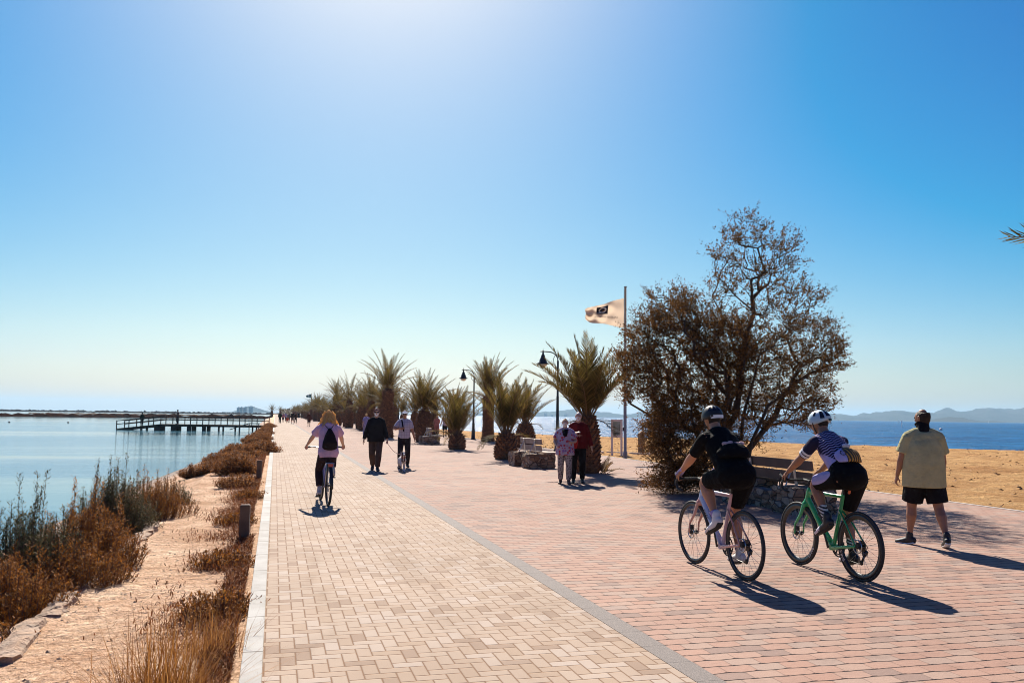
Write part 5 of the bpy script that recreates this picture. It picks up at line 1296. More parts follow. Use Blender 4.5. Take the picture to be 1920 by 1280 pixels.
    mb.build('cassette', drive, t)
    mb = MB(); mb.box(RA + V((0.05, -0.005, -0.06)), (0.03, 0.05, 0.05), rot=Matrix.Rotation(0.4, 3, 'X')); mb.tube([RA + V((0.045, 0, -0.01)), RA + V((0.052, -0.01, -0.07))], 0.011, 6); mb.lathe([(0.026, 0.04), (0.026, 0.047)], RA + V((0, 0.0, -0.08)), 14, axis='X'); mb.lathe([(0.026, 0.04), (0.026, 0.047)], RA + V((0, 0.045, -0.165)), 14, axis='X'); mb.tube([RA + V((0.05, 0, -0.08)), RA + V((0.05, 0.045, -0.165))], 0.012, 6); mb.build('derailleur', drive, t, True)
    mb = MB(); P = [V((0.045, 0.005, Rw + 0.05)), V((0.054, 0.40, 0.275 + 0.098)), V((0.054, 0.50, 0.31)), V((0.054, 0.49, 0.22)), V((0.054, 0.41, 0.176)), V((0.046, 0.06, Rw - 0.185)), V((0.046, 0.02, Rw - 0.15)), V((0.046, 0.01, Rw - 0.09)), V((0.045, -0.05, Rw + 0.0))]
    mb.loft(P, [(0.0035, 0.004)] * len(P), side=(1, 0, 0), n=5, cap='flat', closed=True); mb.build('chain', drive, t)
    for yz in ((V((0, -0.035, Rw + 0.02))), (V((0, 0.955, Rw + 0.06)))):
        mb = MB(); mb.box(yz + V((-0.05, 0, 0)), (0.03, 0.035, 0.05)); mb.build('brake_caliper', tape, t)
    mb = MB(); p = BB.lerp(HB, 0.55) + V((0, -0.075, 0.055)); d = (HB - BB).normalized(); mb.loft([p - d * 0.085, p + d * 0.05, p + d * 0.065, p + d * 0.10], [0.036, 0.036, 0.02, 0.018], n=14); mb.build('bottle', tape, t, True)
    if letters:
        vs_, fs_ = text_mesh(letters, 0.072); a, b = BB.lerp(HB, 0.50), BB.lerp(HB, 0.80); c = (a + b) / 2; d = (HB - BB).normalized(); nrm = d.cross(V((1, 0, 0)))
        for sd in (-1, 1):
            mb = MB(); q = -1 if sd < 0 else 1
            mb.add([c + d * (p.x * -q * -1 if sd > 0 else -p.x) + nrm * (p.y * (-1 if sd > 0 else 1) * -1) + V((sd * 0.0275, 0, 0)) for p in vs_], fs_); mb.build('lettering', letter_m, t)
    return t, pl

two_tone = NT('blue_to_rose_paint'); _v = two_tone.coords(); _x = two_tone.xyz(_v)
_c = two_tone.ramp(two_tone.math('ADD', _x[1], two_tone.math('MULTIPLY', two_tone.noise(_v, 3, 2), 0.06)), [(0.22, (0.60, 0.30, 0.26)), (0.38, (0.52, 0.36, 0.42)), (0.60, (0.28, 0.38, 0.62)), (0.85, (0.34, 0.45, 0.68))])
two_tone.set(Base_Color=_c, Roughness=0.3, Coat_Weight=0.4); two_tone = two_tone.mat
rose = plain('rose_paint', (0.50, 0.24, 0.19), 0.3, 0.1, coat=0.4); green = plain('green_paint', (0.012, 0.30, 0.09), 0.28, 0.12, 3, coat=0.5)
b1, pl1 = road_bike((4.50, 7.61, 0), R(2), 'racing bicycle with pale blue and rose frame ridden by the cyclist in black', two_tone, rose, rose, 0.026, R(80), 'BMC', None, tape)
b2, pl2 = road_bike((5.61, 7.33, 0), R(1), 'bright green racing bicycle with deep black rims ridden by the cyclist in purple', green, green, green, 0.05, R(74), None, 'SWISS', None)

# ---------------------------------------------------------------- the two riders
def rider(loc, rz, pl, label, skin_m, h, tdir, pelvis, b, hyaw, hpitch, top, bottom, shoe_m, vox=0.008, gl=0.0):
    wr = [(-0.205, 0.925, 0.985), (0.205, 0.925, 0.985)]
    ank = [tuple(pl[0] + V((0.02, -0.115, 0.115))), tuple(pl[1] + V((-0.02, -0.10, 0.105)))]
    J = pose(h, ankles=ank, wrists=wr, pelvis=pelvis, torso_dir=tdir, hyaw=hyaw, hpitch=hpitch, toes=[(-0.05, 1, -0.75), (0.05, 1, -0.22)], elbow_pole=[(-0.45, -0.5, -0.8), (0.45, -0.5, -0.8)], knee_pole=[(-0.05, 1, 0.3), (0.05, 1, 0.3)], pal=[(0.25, 0.5, -1), (-0.25, 0.5, -1)])
    return person(loc, rz, label, J, skin_m, b, vox, None, top, bottom, shoe_m, None, None, curl=(1.15, 1.15), hand_scale=1.05, limbs=1.12 if gl else 1.03), J
def mat_jersey(J):
    t = NT('striped_jersey'); v = t.coords(); X, Y, Z = t.xyz(v)
    zz = t.math('MULTIPLY', t.math('PINGPONG', X, 0.028), 0.45)
    along = t.math('ADD', t.math('ADD', t.math('MULTIPLY', Y, 0.75), t.math('MULTIPLY', Z, 0.8)), zz)
    st = t.step(t.math('ABSOLUTE', t.math('SUBTRACT', t.math('FRACT', t.math('DIVIDE', along, 0.031)), 0.5)), 0.17, 0.21)
    lil, nav = (0.46, 0.40, 0.66), (0.020, 0.017, 0.045)
    c = t.mix(st, (0.36, 0.31, 0.50), nav)
    # plain lilac flanks low on the side, navy sleeves with two white bands
    flank = t.step(t.math('ADD', t.math('ABSOLUTE', X), t.math('MULTIPLY', t.math('SUBTRACT', 1.24, Z), 0.85)), 0.165, 0.185)
    c = t.mix(flank, c, lil)
    slv = t.step(t.math('ABSOLUTE', X), 0.158, 0.170); c = t.mix(slv, c, nav)
    ar = (J['EL'] - J['SL']); ln = ar.length; ar.normalize(); o0 = ar.dot(J['SL'])
    d1 = t.math('DIVIDE', t.math('SUBTRACT', t.math('ADD', t.math('ADD', t.math('MULTIPLY', t.math('ABSOLUTE', X), -ar.x), t.math('MULTIPLY', Y, ar.y)), t.math('MULTIPLY', Z, ar.z)), o0), ln)
    for lo in (0.56, 0.70):
        bnd = t.step(t.math('ABSOLUTE', t.math('SUBTRACT', d1, lo)), 0.052, 0.044); c = t.mix(t.math('MULTIPLY', bnd, slv), c, (0.75, 0.74, 0.76))
    t.bump(t.noise(v, 16, 4), 0.4, 0.025); return t.set(Base_Color=c, Roughness=0.85, Specular_IOR_Level=0.15)
def mat_bib():
    t = NT('bib_shorts'); v = t.coords(); X, Y, Z = t.xyz(v)
    e = t.math('ADD', t.math('POWER', t.math('DIVIDE', t.math('SUBTRACT', Y, 0.37), 0.185), 2.0), t.math('POWER', t.math('DIVIDE', t.math('SUBTRACT', t.math('ADD', Z, t.math('MULTIPLY', Y, 0.25)), 1.075), 0.062), 2.0))
    f = t.math('MULTIPLY', t.step(e, 1.05, 0.92), t.step(t.math('ABSOLUTE', X), 0.09, 0.10)); t.bump(t.noise(v, 14, 3), 0.3, 0.02)
    return t.set(Base_Color=t.mix(f, (0.006, 0.0055, 0.006), (0.46, 0.40, 0.62)), Roughness=0.8, Specular_IOR_Level=0.1)
lycra = cloth('black_lycra', (0.006, 0.0055, 0.006)); shoe_w = plain('white_shoe', (0.62, 0.60, 0.60), 0.5, 0.15, 12)
shoe_p = NT('white_shoe_dark_heel'); _x = shoe_p.xyz(shoe_p.coords()); shoe_p.set(Base_Color=shoe_p.mix(shoe_p.step(_x[1], 0.40, 0.42), (0.02, 0.018, 0.02), (0.68, 0.64, 0.72)), Roughness=0.45); shoe_p = shoe_p.mat
r1, J1 = rider((4.50, 7.61, 0), R(2), pl1, 'broad cyclist in all black kit and black helmet riding the pale blue and rose bicycle', skin_tan, 1.80, (0, 0.68, 0.73), (0, 0.135, 1.03), 1.14, R(8), R(-5),
               dict(mat=lycra, sleeve=0.42, loose=0.014, name='jersey', lo=0.05), dict(mat=lycra, leg=0.40, loose=0.012), shoe_w, gl=1)
r2, J2 = rider((5.61, 7.33, 0), R(1), pl2, 'cyclist in lilac and navy zigzag jersey riding the bright green bicycle', skin_brown, 1.74, (0, 0.70, 0.71), (0, 0.14, 1.03), 1.0, R(22), R(-6),
               dict(mat=mat_jersey, sleeve=0.40, loose=0.012, name='jersey', lo=0.09), dict(mat=mat_bib(), leg=0.42, loose=0.020), shoe_p)
def helmet(root, J, shell_m, vent_m, kind):
    H, s = J['H'], J['s']; f = (J['hf'] + J['hu'] * -0.05).normalized(); u = (J['hu'] - f * J['hu'].dot(f)).normalized(); r = f.cross(u); mb = MB()
    def hp(a, e, k=1.0, cut=True):     # a round the head (0 = front), e elevation
        rx, ry, rz = 0.096 * s * k, 0.132 * s * k, 0.118 * s * k
        return H + u * 0.028 * s - f * 0.012 * s + r * (rx * math.sin(a) * math.cos(e)) + f * (ry * math.cos(a) * math.cos(e)) + u * (rz * math.sin(e))
    n, k = 28, 9; vs = []
    for j in range(k + 1):
        for i in range(n):
            a = 2 * PI * i / n; lo = -0.18 + 0.22 * math.cos(2 * a) * 0.5 - 0.10 * math.cos(a); e = lo + (1.50 - lo) * j / k; vs.append(hp(a, e, 1.0 + 0.02 * math.cos(a * 3) * (1 - j / k)))
    inn = [V(p) + (H - V(p)) * 0.10 for p in vs[:n]]
    fs = [(j * n + i, j * n + (i + 1) % n, (j + 1) * n + (i + 1) % n, (j + 1) * n + i) for j in range(k) for i in range(n)] + [tuple(range(k * n, k * n + n))]
    b = len(vs); vs += inn; fs += [(b + i, b + (i + 1) % n, (i + 1) % n, i) for i in range(n)] + [tuple(range(b + n - 1, b - 1, -1))]
    mb.add(vs, fs); h = mb.build('helmet', shell_m, root, True)
    def patch(a0, a1, e0, e1, name, m_, kk=1.015, q=6):
        mb = MB(); mb.add([hp(a0 + (a1 - a0) * i / q, e0 + (e1 - e0) * j / q, kk) for j in range(q + 1) for i in range(q + 1)], [(j * (q + 1) + i, j * (q + 1) + i + 1, (j + 1) * (q + 1) + i + 1, (j + 1) * (q + 1) + i) for j in range(q) for i in range(q)]); mb.build(name, m_, h, True)
    if kind == 'pale':
        for g in (-1, 1): patch(g * R(118), g * R(140), R(8), R(52), 'vent', vent_m); patch(g * R(80), g * R(95), R(25), R(55), 'vent', vent_m)
        patch(R(152), R(208), R(18), R(66), 'vent', vent_m); patch(R(160), R(200), R(-8), R(4), 'cradle', vent_m)
    else:
        for a in (-150, -120, -60, 60, 120, 150, 180): patch(R(a - 8), R(a + 8), R(25), R(60), 'vent', vent_m)
        patch(R(125), R(235), R(-14), R(2), 'cradle', white_plastic)
    mb = MB()
    for g in (-1, 1): mb.tube([hp(g * R(75), -0.15), H + r * (g * 0.07 * s) - u * 0.06 * s + f * 0.02 * s, H - u * 0.125 * s + f * 0.035 * s], 0.006, 5)
    mb.build('chin_strap', tape, h)
helmet(r1, J1, plain('black_helmet', (0.008, 0.0075, 0.008), 0.5), dark_glass, 'dark'); helmet(r2, J2, plain('pale_helmet', (0.45, 0.56, 0.60), 0.4, 0.06, coat=0.2), dark_glass, 'pale')
glasses(r2, J2, dark_glass); glasses(r1, J1, dark_glass)
# hair below the helmets
for rr_, JJ in ((r1, J1), (r2, J2)):
    H, f, u, s = JJ['H'], JJ['hf'], JJ['hu'], JJ['s']; mb = MB(); mb.loft([H - u * 0.055 * s - f * 0.035 * s, H - f * 0.035 * s, H + u * 0.04 * s - f * 0.02 * s], [(0.056 * s, 0.048 * s), (0.072 * s, 0.066 * s), (0.07 * s, 0.075 * s)], side=f.cross(u), n=14); skin(mb, 'hair', hair_dark, rr_, 0.009, 2)
def on_back(J, x, t, off=0.0, b=1.0):        # a point on the back of the torso
    s = J['s']; d = interp([(-0.02, .125), (0.10, .112), (0.22, .108), (0.34, .116), (0.43, .104)], t); a = interp([(-0.02, .168), (0.10, .152), (0.22, .148), (0.34, .166), (0.43, .168)], t) * b
    q = max(-0.98, min(0.98, x / (a * s + 0.016))); return J['P'] + J['u'] * (t * s) + J['r'] * x - J['f'] * ((d * s + 0.014) * math.sqrt(1 - q * q) + off)
# waist pack with pink things in its pocket on the black kit; stuffed pockets and emblem on the jersey
mb = MB(); mb.loft([on_back(J1, x, 0.17, 0.03, 1.16) for x in (-0.17, -0.1, 0, 0.1, 0.17)], [(0.05, 0.02), (0.085, 0.045), (0.09, 0.055), (0.085, 0.045), (0.05, 0.02)], side=J1['u'], n=12); skin(mb, 'waist_pack', lycra, r1, 0.009, 2)
mb = MB(); rg = random.Random(3)
for x in (-0.09, -0.03, 0.04, 0.10): mb.sphere(on_back(J1, x, 0.26, 0.03, 1.16) + V((0, rg.uniform(-.01, .01), rg.uniform(-.01, .01))), (0.035, 0.03, 0.024), 10)
skin(mb, 'pocket_contents', cloth('pink_snack', (0.55, 0.36, 0.36), 0.35), r1, 0.007, 1)
mb = MB(); mb.loft([on_back(J2, x, 0.14, 0.025) for x in (-0.13, -0.08, 0, 0.08, 0.13)], [(0.06, 0.012), (0.085, 0.03), (0.09, 0.04), (0.085, 0.045), (0.07, 0.02)], side=J2['u'], n=12)
stripes = NT('yellow_pocket_stripes'); _v = stripes.coords(); _x = stripes.xyz(_v); _f = stripes.math('FRACT', stripes.math('DIVIDE', stripes.math('ADD', _x[0], stripes.math('MULTIPLY', _x[1], 0.25)), 0.03))
stripes.bump(stripes.noise(_v, 18, 3), 0.3, 0.02); stripes.set(Base_Color=stripes.mix(stripes.step(stripes.math('ADD', _x[0], 0.02), -0.045, -0.04), (0.44, 0.38, 0.64), stripes.mix(stripes.step(_f, 0.42, 0.5), (0.50, 0.25, 0.04), (0.05, 0.03, 0.02))), Roughness=0.8)
pk = skin(mb, 'back_pocket', stripes.mat, r2, 0.008, 2)
mb = MB(); c = on_back(J2, -0.085, 0.145, 0.066)
for i in range(6):
    a, b_ = i * PI / 3, (i + 1) * PI / 3; P = lambda w, q: c + J2['r'] * (q * math.cos(w)) + J2['u'] * (q * math.sin(w)) - J2['f'] * 0.002 + J2['f'] * (0.35 * abs(q * math.cos(w)) if math.cos(w) < 0 else -0.12 * q * math.cos(w))
    mb.add([P(a, 0.036), P(b_, 0.036), P(b_, 0.028), P(a, 0.028)], [(0, 1, 2, 3)]); mb.add([P(a, 0.004), P(a + 0.12, 0.03), P(a - 0.12, 0.03)], [(0, 1, 2)])
mb.build('emblem', navy, pk)
mb = MB(); mb.sphere(on_back(J2, 0.02, 0.255, 0.03), (0.05, 0.03, 0.026), 10); mb.sphere(on_back(J2, 0.115, 0.22, 0.02), (0.035, 0.03, 0.024), 10); skin(mb, 'pocket_contents', cloth('white_wrapper', (0.7, 0.62, 0.62), 0.2), r2, 0.007, 1)
# socks, gloves, saddle light
def socks(root, J, mat, hi):
    for k in 'LR':
        mb = MB(); K, A, s = J['K' + k], J['A' + k], J['s']; mb.loft([pt(K, A, hi), pt(K, A, 0.9), A], [0.05 * s, 0.041 * s, 0.041 * s], n=12, cap='flat'); skin(mb, 'sock', mat, root, 0.008, 2)
banded = NT('banded_sock'); _x = banded.xyz(banded.coords()); banded.set(Base_Color=banded.mix(banded.step(banded.math('FRACT', banded.math('DIVIDE', banded.math('ADD', _x[2], banded.math('MULTIPLY', _x[1], -0.35)), 0.032)), 0.45, 0.55), (0.02, 0.02, 0.025), (0.58, 0.58, 0.55)), Roughness=0.9)
socks(r2, J2, banded.mat, 0.62); socks(r1, J1, cloth('lilac_sock', (0.34, 0.26, 0.50)), 0.80)
for k in 'LR':
    mb = MB(); s = J1['s']; W = J1['W' + k]; d = (W - J1['E' + k]).normalized(); mb.loft([W - d * 0.015, W + d * 0.04, W + d * 0.095], [(0.032, 0.026), (0.044, 0.023), (0.047, 0.02)], side=(1, 0, 0), n=12); skin(mb, 'glove', cloth('lilac_glove', (0.30, 0.25, 0.42), 0.5), r1, 0.007, 2)
mb = MB(); mb.loft([(0, 0.135, 0.90), (0, 0.15, 0.85)], [(0.014, 0.012)] * 2, n=10); o = mb.build('rear_light', orange, b2, True)

# ---------------------------------------------------------------- the man in the pale shirt
J = pose(1.72, ankles=[(-0.17, 0.10, 0.085), (0.19, -0.22, 0.12)], wrists=[(-0.325, 0.10, 0.79), (0.275, 0.16, 0.84)], hyaw=R(38), shoulder_w=1.04, toes=[(-0.75, 0.8, -0.2), (0.1, 1, -0.45)], lean=-0.02, elbow_pole=[(-0.6, -0.8, 0), (0.8, -0.6, 0)], pal=[(1, 0.2, 0), (-1, 0, 0)])
pale = cloth('pale_green_shirt', (0.42, 0.38, 0.20), 0.12)
man = person((8.06, 9.25, 0), -YAW - R(12), 'heavyset man in a pale green shirt and black shorts walking away at the right', J, skin_brown, 1.14, 0.008, None, dict(mat=pale, sleeve=0.40, loose=0.03, hem=-0.20, flare=0.03), dict(mat=black_cloth, leg=0.44, loose=0.035, flare=0.03), plain('black_trainers', (0.02, 0.018, 0.018), 0.6), (hair_dark, 'short'), None, belly=0.07, curl=(0.7, 0.8), limbs=1.16)
for ch in man.children:
    if ch.name.startswith('shoe_sole'): ch.data.materials[0] = white_plastic
mb = MB(); H, u, f, s = J['H'], J['hu'], J['hf'], J['s']; mb.loft([J['N'] - u * 0.035, J['N'] + u * 0.015, H - u * 0.07 * s, H - u * 0.035 * s + f * 0.02], [(0.088, 0.085), (0.078, 0.08), (0.076, 0.088), (0.076, 0.098)], side=f.cross(u), n=16, cap='flat'); skin(mb, 'neck_gaiter', black_cloth, man, 0.008, 2)

# ---------------------------------------------------------------- couple
flor = NT('floral_blouse'); _v = flor.coords(); _c = flor.voro(_v, 17, 'F1', 1); _d = flor.voro(_v, 17); _x = flor.xyz(_c)
flor.bump(flor.noise(_v, 14, 3), 0.3, 0.02); flor.set(Base_Color=flor.mix(flor.step(_d, 0.5, 0.4), (0.40, 0.32, 0.42), flor.ramp(_x[0], [(0.0, (0.42, 0.035, 0.04)), (0.4, (0.50, 0.40, 0.46)), (0.65, (0.22, 0.12, 0.34)), (0.85, (0.45, 0.05, 0.06))], 'CONSTANT')), Roughness=0.85)
lepd = NT('patterned_trousers'); _v = lepd.coords(); _f = lepd.voro(lepd.mapping(_v, (1, 1, 0.8)), 24, 'DISTANCE_TO_EDGE'); lepd.set(Base_Color=lepd.mix(lepd.step(_f, 0.10, 0.2), (0.42, 0.34, 0.31), (0.02, 0.015, 0.018)), Roughness=0.9)
face = lambda p: math.atan2(-(0 - p[0]), (0 - p[1]))       # turn a figure towards the camera
J = pose(1.52, ankles=[(-0.09, 0.05, 0.075), (0.10, -0.06, 0.08)], wrists=[(-0.17, 0.22, 0.98), (0.20, 0.22, 0.90)], shoulder_w=1.02, pal=[(1, 0, 0.2), (-1, 0, 0)])
cw = person((6.62, 19.2, 0), face((6.62, 19.2)), 'elderly woman in a red floral blouse and patterned trousers with white mask', J, skin_fair, 1.14, 0.011, None, dict(mat=flor.mat, sleeve=0.36, loose=0.028, hem=-0.18, flare=0.03, name='blouse'), dict(mat=lepd.mat, leg=0.96, loose=0.02, name='trousers'), plain('brown_shoes', (0.12, 0.06, 0.04), 0.6), (hair_blond, 'short'), mask_white, belly=0.045)
mb = MB(); s = J['s']; mb.loft([J['N'] + V((0, 0.085, -0.02)), J['C'] + V((0, 0.137, 0.01)), J['C'] + V((0, 0.15, -0.12))], [(0.075, 0.012), (0.055, 0.012), (0.008, 0.008)], side=(1, 0, 0), n=10, cap='flat'); mb.build('neckline_panel', black_cloth, cw, True)
J = pose(1.68, ankles=[(-0.10, 0.02, 0.085), (0.11, 0.06, 0.085)], wrists=[(-0.33, 0.04, 0.82), (0.06, 0.27, 1.19)], elbow_pole=[(-0.6, -1, 0), (0.9, -0.6, -0.6)], hyaw=R(-4), pal=[(1, 0, 0), (-0.6, 0.4, 0)])
cm = person((7.04, 19.45, 0), face((7.04, 19.45)), 'white haired man in a dark red sweater and black trousers with white mask', J, skin_fair, 1.12, 0.011, None, dict(mat=cloth('dark_red_sweater', (0.12, 0.012, 0.012)), sleeve=0.95, loose=0.022, hem=-0.10, name='sweater'), dict(mat=black_cloth, leg=0.97, loose=0.018, name='trousers'), plain('black_shoes', (0.015, 0.014, 0.014), 0.5), (plain('hair_white', (0.62, 0.56, 0.52), 0.6, 0.2, 20, 0.7, 60), 'short'), mask_white, belly=0.045)
# red bag hanging from his bent arm
mb = MB(); mb.loft([(0, 0, -0.30), (0.01, 0, -0.18), (0, 0, -0.04)], [(0.10, 0.045), (0.12, 0.05), (0.085, 0.03)], side=(1, 0, 0), n=12); mb.torus((0, 0, 0.02), 0.07, 0.008, n=16, k=5)
tag(mb.build('handbag', cloth('red_bag', (0.45, 0.03, 0.03)), None, True, cm.matrix_basis @ V((0.12, 0.26, 1.16))), 'red bag hanging between the elderly couple', 'bag')

# ---------------------------------------------------------------- man in black, man with the cap, dog
J = pose(1.76, ankles=[(-0.06, 0.24, 0.09), (0.07, -0.22, 0.14)], wrists=[(-0.31, 0.14, 0.87), (0.33, 0.02, 0.86)], toes=[None, (0.1, 1, -0.6)], pelvis=(0, 0, 0.93))
mk = person((2.76, 24.3, 0), face((2.76, 24.3)), 'man in a black jacket and brown trousers with white mask walking towards us', J, skin_fair, 1.16, 0.011, None, dict(mat=cloth('black_jacket', (0.018, 0.016, 0.016)), sleeve=0.97, loose=0.022, hem=-0.13, name='jacket'), dict(mat=cloth('brown_trousers', (0.085, 0.05, 0.038)), leg=0.97, loose=0.026, name='trousers'), plain('dark_shoes', (0.025, 0.018, 0.016), 0.5), (hair_dark, 'short'), mask_white, belly=0.03)
cap_hat(mk, J, cloth('maroon_cap', (0.14, 0.05, 0.045))); glasses(mk, J, dark_glass)
LEASH = mk.matrix_basis @ (J['WL'] + V((0, 0, -0.09)))
chk = NT('checked_shirt'); _x = chk.xyz(chk.coords()); _l = lambda q: chk.step(chk.math('ABSOLUTE', chk.math('SUBTRACT', chk.math('FRACT', chk.math('DIVIDE', q, 0.075)), 0.5)), 0.40, 0.44)
chk.set(Base_Color=chk.mix(chk.math('MULTIPLY', chk.math('MAXIMUM', _l(_x[0]), _l(_x[2])), 0.6), (0.52, 0.46, 0.52), (0.22, 0.16, 0.24)), Roughness=0.85)
J = pose(1.68, ankles=[(-0.11, -0.10, 0.10), (0.12, 0.10, 0.085)], wrists=[(-0.31, 0.03, 0.83), (0.12, 0.26, 1.17)], elbow_pole=[(-0.6, -1, 0), (1, -0.4, -0.5)], pal=[(1, 0, 0), (-0.7, 0.3, 0)])
ck = person((3.72, 25.4, 0), face((3.72, 25.4)), 'man in a light checked shirt, white cap and dark trousers holding his shoulder strap', J, skin_tan, 1.04, 0.011, None, dict(mat=chk.mat, sleeve=0.36, loose=0.022, hem=-0.05), dict(mat=cloth('charcoal_trousers', (0.03, 0.024, 0.026)), leg=0.97, loose=0.018, name='trousers'), plain('dark_trainers', (0.03, 0.025, 0.024), 0.6), (hair_grey, 'short'), None)
cap_hat(ck, J, cloth('white_cap', (0.66, 0.64, 0.66), 0.1)); glasses(ck, J, dark_glass)
mb = MB(); mb.loft([J['SR'] + V((-0.07, -0.05, 0.075)), J['SR'] + V((-0.08, 0.085, 0.06)), J['C'] + V((0.06, 0.155, 0.02)), J['P'] + V((0.02, 0.15, 0.16))], [(0.02, 0.006)] * 4, side=(1, 0, 0), n=6, cap='flat'); mb.build('shoulder_strap', black_cloth, ck)

dogm = NT('dog_coat'); _v = dogm.coords(); _x = dogm.xyz(_v)
_f = dogm.math('MAXIMUM', dogm.step(dogm.math('ADD', _x[1], dogm.math('MULTIPLY', dogm.noise(_v, 9, 2), 0.10)), 0.235, 0.255), dogm.step(dogm.noise(_v, 5.5, 2), 0.60, 0.63)); dogm.bump(dogm.noise(_v, 70, 3), 0.5, 0.01)
_bl = dogm.math('MULTIPLY', dogm.step(dogm.math('ABSOLUTE', _x[0]), 0.022, 0.014), dogm.step(_x[1], 0.22, 0.24)); _f = dogm.math('MULTIPLY', _f, dogm.math('SUBTRACT', 1.0, _bl))
dogm.set(Base_Color=dogm.mix(_f, (0.62, 0.57, 0.54), (0.075, 0.04, 0.028)), Roughness=0.85)
dg_ = thing('dog', 'small white dog with a dark brown head on a leash', 'dog', (3.44, 23.75, 0), face((3.44, 23.75)) + 0.12)
mb = MB()
mb.loft([(0, -0.24, 0.335), (0, -0.17, 0.335), (0, -0.03, 0.335), (0, 0.09, 0.325), (0, 0.17, 0.34)], [(0.062, 0.075), (0.082, 0.09), (0.074, 0.085), (0.088, 0.112), (0.066, 0.085)], side=(1, 0, 0), n=14)
mb.loft([(0, 0.15, 0.36), (0, 0.215, 0.44), (0, 0.25, 0.485)], [0.066, 0.052, 0.05], n=12)
mb.loft([(0, 0.215, 0.50), (0, 0.265, 0.505), (0, 0.32, 0.48), (0, 0.375, 0.468)], [(0.05, 0.05), (0.058, 0.056), (0.036, 0.036), (0.022, 0.022)], side=(1, 0, 0), n=12)
for g in (-1, 1):
    mb.loft([(g * 0.04, 0.235, 0.545), (g * 0.068, 0.24, 0.59), (g * 0.082, 0.262, 0.575)], [(0.022, 0.010), (0.02, 0.008), (0.008, 0.005)], side=(0, 1, 0), n=8)
    y2 = 0.135 + 0.05 * g; mb.loft([(g * 0.055, 0.12, 0.32), (g * 0.055, y2 - 0.02, 0.215), (g * 0.055, y2, 0.12), (g * 0.055, y2 + 0.01, 0.022)], [0.042, 0.027, 0.021, 0.018], n=8); mb.loft([(g * 0.055, y2, 0.018), (g * 0.055, y2 + 0.045, 0.016)], [(0.02, 0.016)] * 2, side=(1, 0, 0), n=8)
    y3 = -0.21 - 0.05 * g; mb.loft([(g * 0.055, -0.17, 0.32), (g * 0.058, -0.12, 0.225), (g * 0.058, y3 - 0.02, 0.125), (g * 0.058, y3 + 0.01, 0.022)], [0.06, 0.038, 0.02, 0.018], n=8); mb.loft([(g * 0.058, y3, 0.018), (g * 0.058, y3 + 0.05, 0.016)], [(0.02, 0.016)] * 2, side=(1, 0, 0), n=8)
mb.loft([(0, -0.24, 0.37), (0, -0.32, 0.44), (0, -0.35, 0.53)], [0.022, 0.017, 0.009], n=8)
skin(mb, 'body', dogm.mat, dg_, 0.009, 2)
mb = MB(); mb.sphere((0, 0.394, 0.474), (0.013, 0.01, 0.010), 8); mb.sphere((-0.024, 0.314, 0.510), 0.008, 8); mb.sphere((0.024, 0.314, 0.510), 0.008, 8); mb.build('nose_and_eyes', eye_m, dg_, True)
mb = MB(); mb.loft([(0.055 * math.cos(a), 0.205 + 0.05 * math.sin(a), 0.425 - 0.03 * math.sin(a)) for a in [i * PI / 8 for i in range(16)]], [0.009] * 16, n=6, closed=True); mb.build('collar', plain('collar_red', (0.4, 0.06, 0.04), 0.6), dg_, True)
e = dg_.matrix_basis @ V((0, 0.2, 0.47)); mb = MB(); P = [LEASH.lerp(e, i / 8) - V((0, 0, 0.10 * math.sin(PI * i / 8))) for i in range(9)]
mb.tube(P, 0.007, 5); mb.box(LEASH + V((0.0, -0.02, 0)), (0.05, 0.09, 0.05)); tag(mb.build('dog_leash', plain('leash_red', (0.40, 0.16, 0.14), 0.6)), 'thin red leash from the hand of the man in black to the dog', 'leash')

# ---------------------------------------------------------------- woman on the city bicycle
cb = thing('bicycle', 'city bicycle with rear rack ridden by the blond woman', 'bicycle', (0.93, 15.1, 0), R(4)); Rw = 0.345
wheel(cb, 0, Rw, 0.012, 0.022, disc=False); wheel(cb, 1.06, Rw, 0.012, 0.022, disc=False)
cfm = plain('violet_frame', (0.16, 0.12, 0.26), 0.4, 0.1)
BB = V((0, 0.44, 0.29)); HTp, HBt = V((0, 0.80, 0.86)), V((0, 0.87, 0.66))
mb = MB(); lerp_tube(mb, HTp, HBt, 0.02, 0.02); lerp_tube(mb, HBt, BB, 0.019, 0.019); lerp_tube(mb, HTp + V((0, 0, -.05)), V((0, 0.36, 0.52)), 0.016, 0.016); lerp_tube(mb, BB, V((0, 0.27, 0.78)), 0.017, 0.017)
for x in (-1, 1): lerp_tube(mb, BB + V((x * .03, 0, 0)), V((x * .06, 0, Rw)), 0.010, 0.009); lerp_tube(mb, V((x * .02, 0.30, 0.68)), V((x * .06, 0, Rw)), 0.009, 0.008)
skin(mb, 'frame', cfm, cb, 0.007, 2)
mb = MB(); lerp_tube(mb, HBt, HBt + V((0, 0.01, -0.04)), (0.045, 0.02), (0.05, 0.02))
for x in (-1, 1): mb.loft([HBt + V((x * 0.04, 0.01, -0.04)), V((x * 0.055, 0.96, 0.52)), V((x * 0.055, 1.06, Rw))], [0.015, 0.012, 0.01], n=8)
mb.build('fork', cfm, cb, True)
mb = MB(); lerp_tube(mb, V((0, 0.27, 0.78)), V((0, 0.25, 0.83)), 0.013, 0.013); mb.build('seatpost', chrome, cb, True)
mb = MB(); mb.loft([(0, 0.10, 0.845), (0, 0.15, 0.85), (0, 0.24, 0.84), (0, 0.36, 0.835)], [(0.075, 0.02), (0.095, 0.03), (0.055, 0.025), (0.018, 0.014)], side=(1, 0, 0), n=14); mb.build('saddle', plain('brown_saddle', (0.07, 0.04, 0.03), 0.6), cb, True)
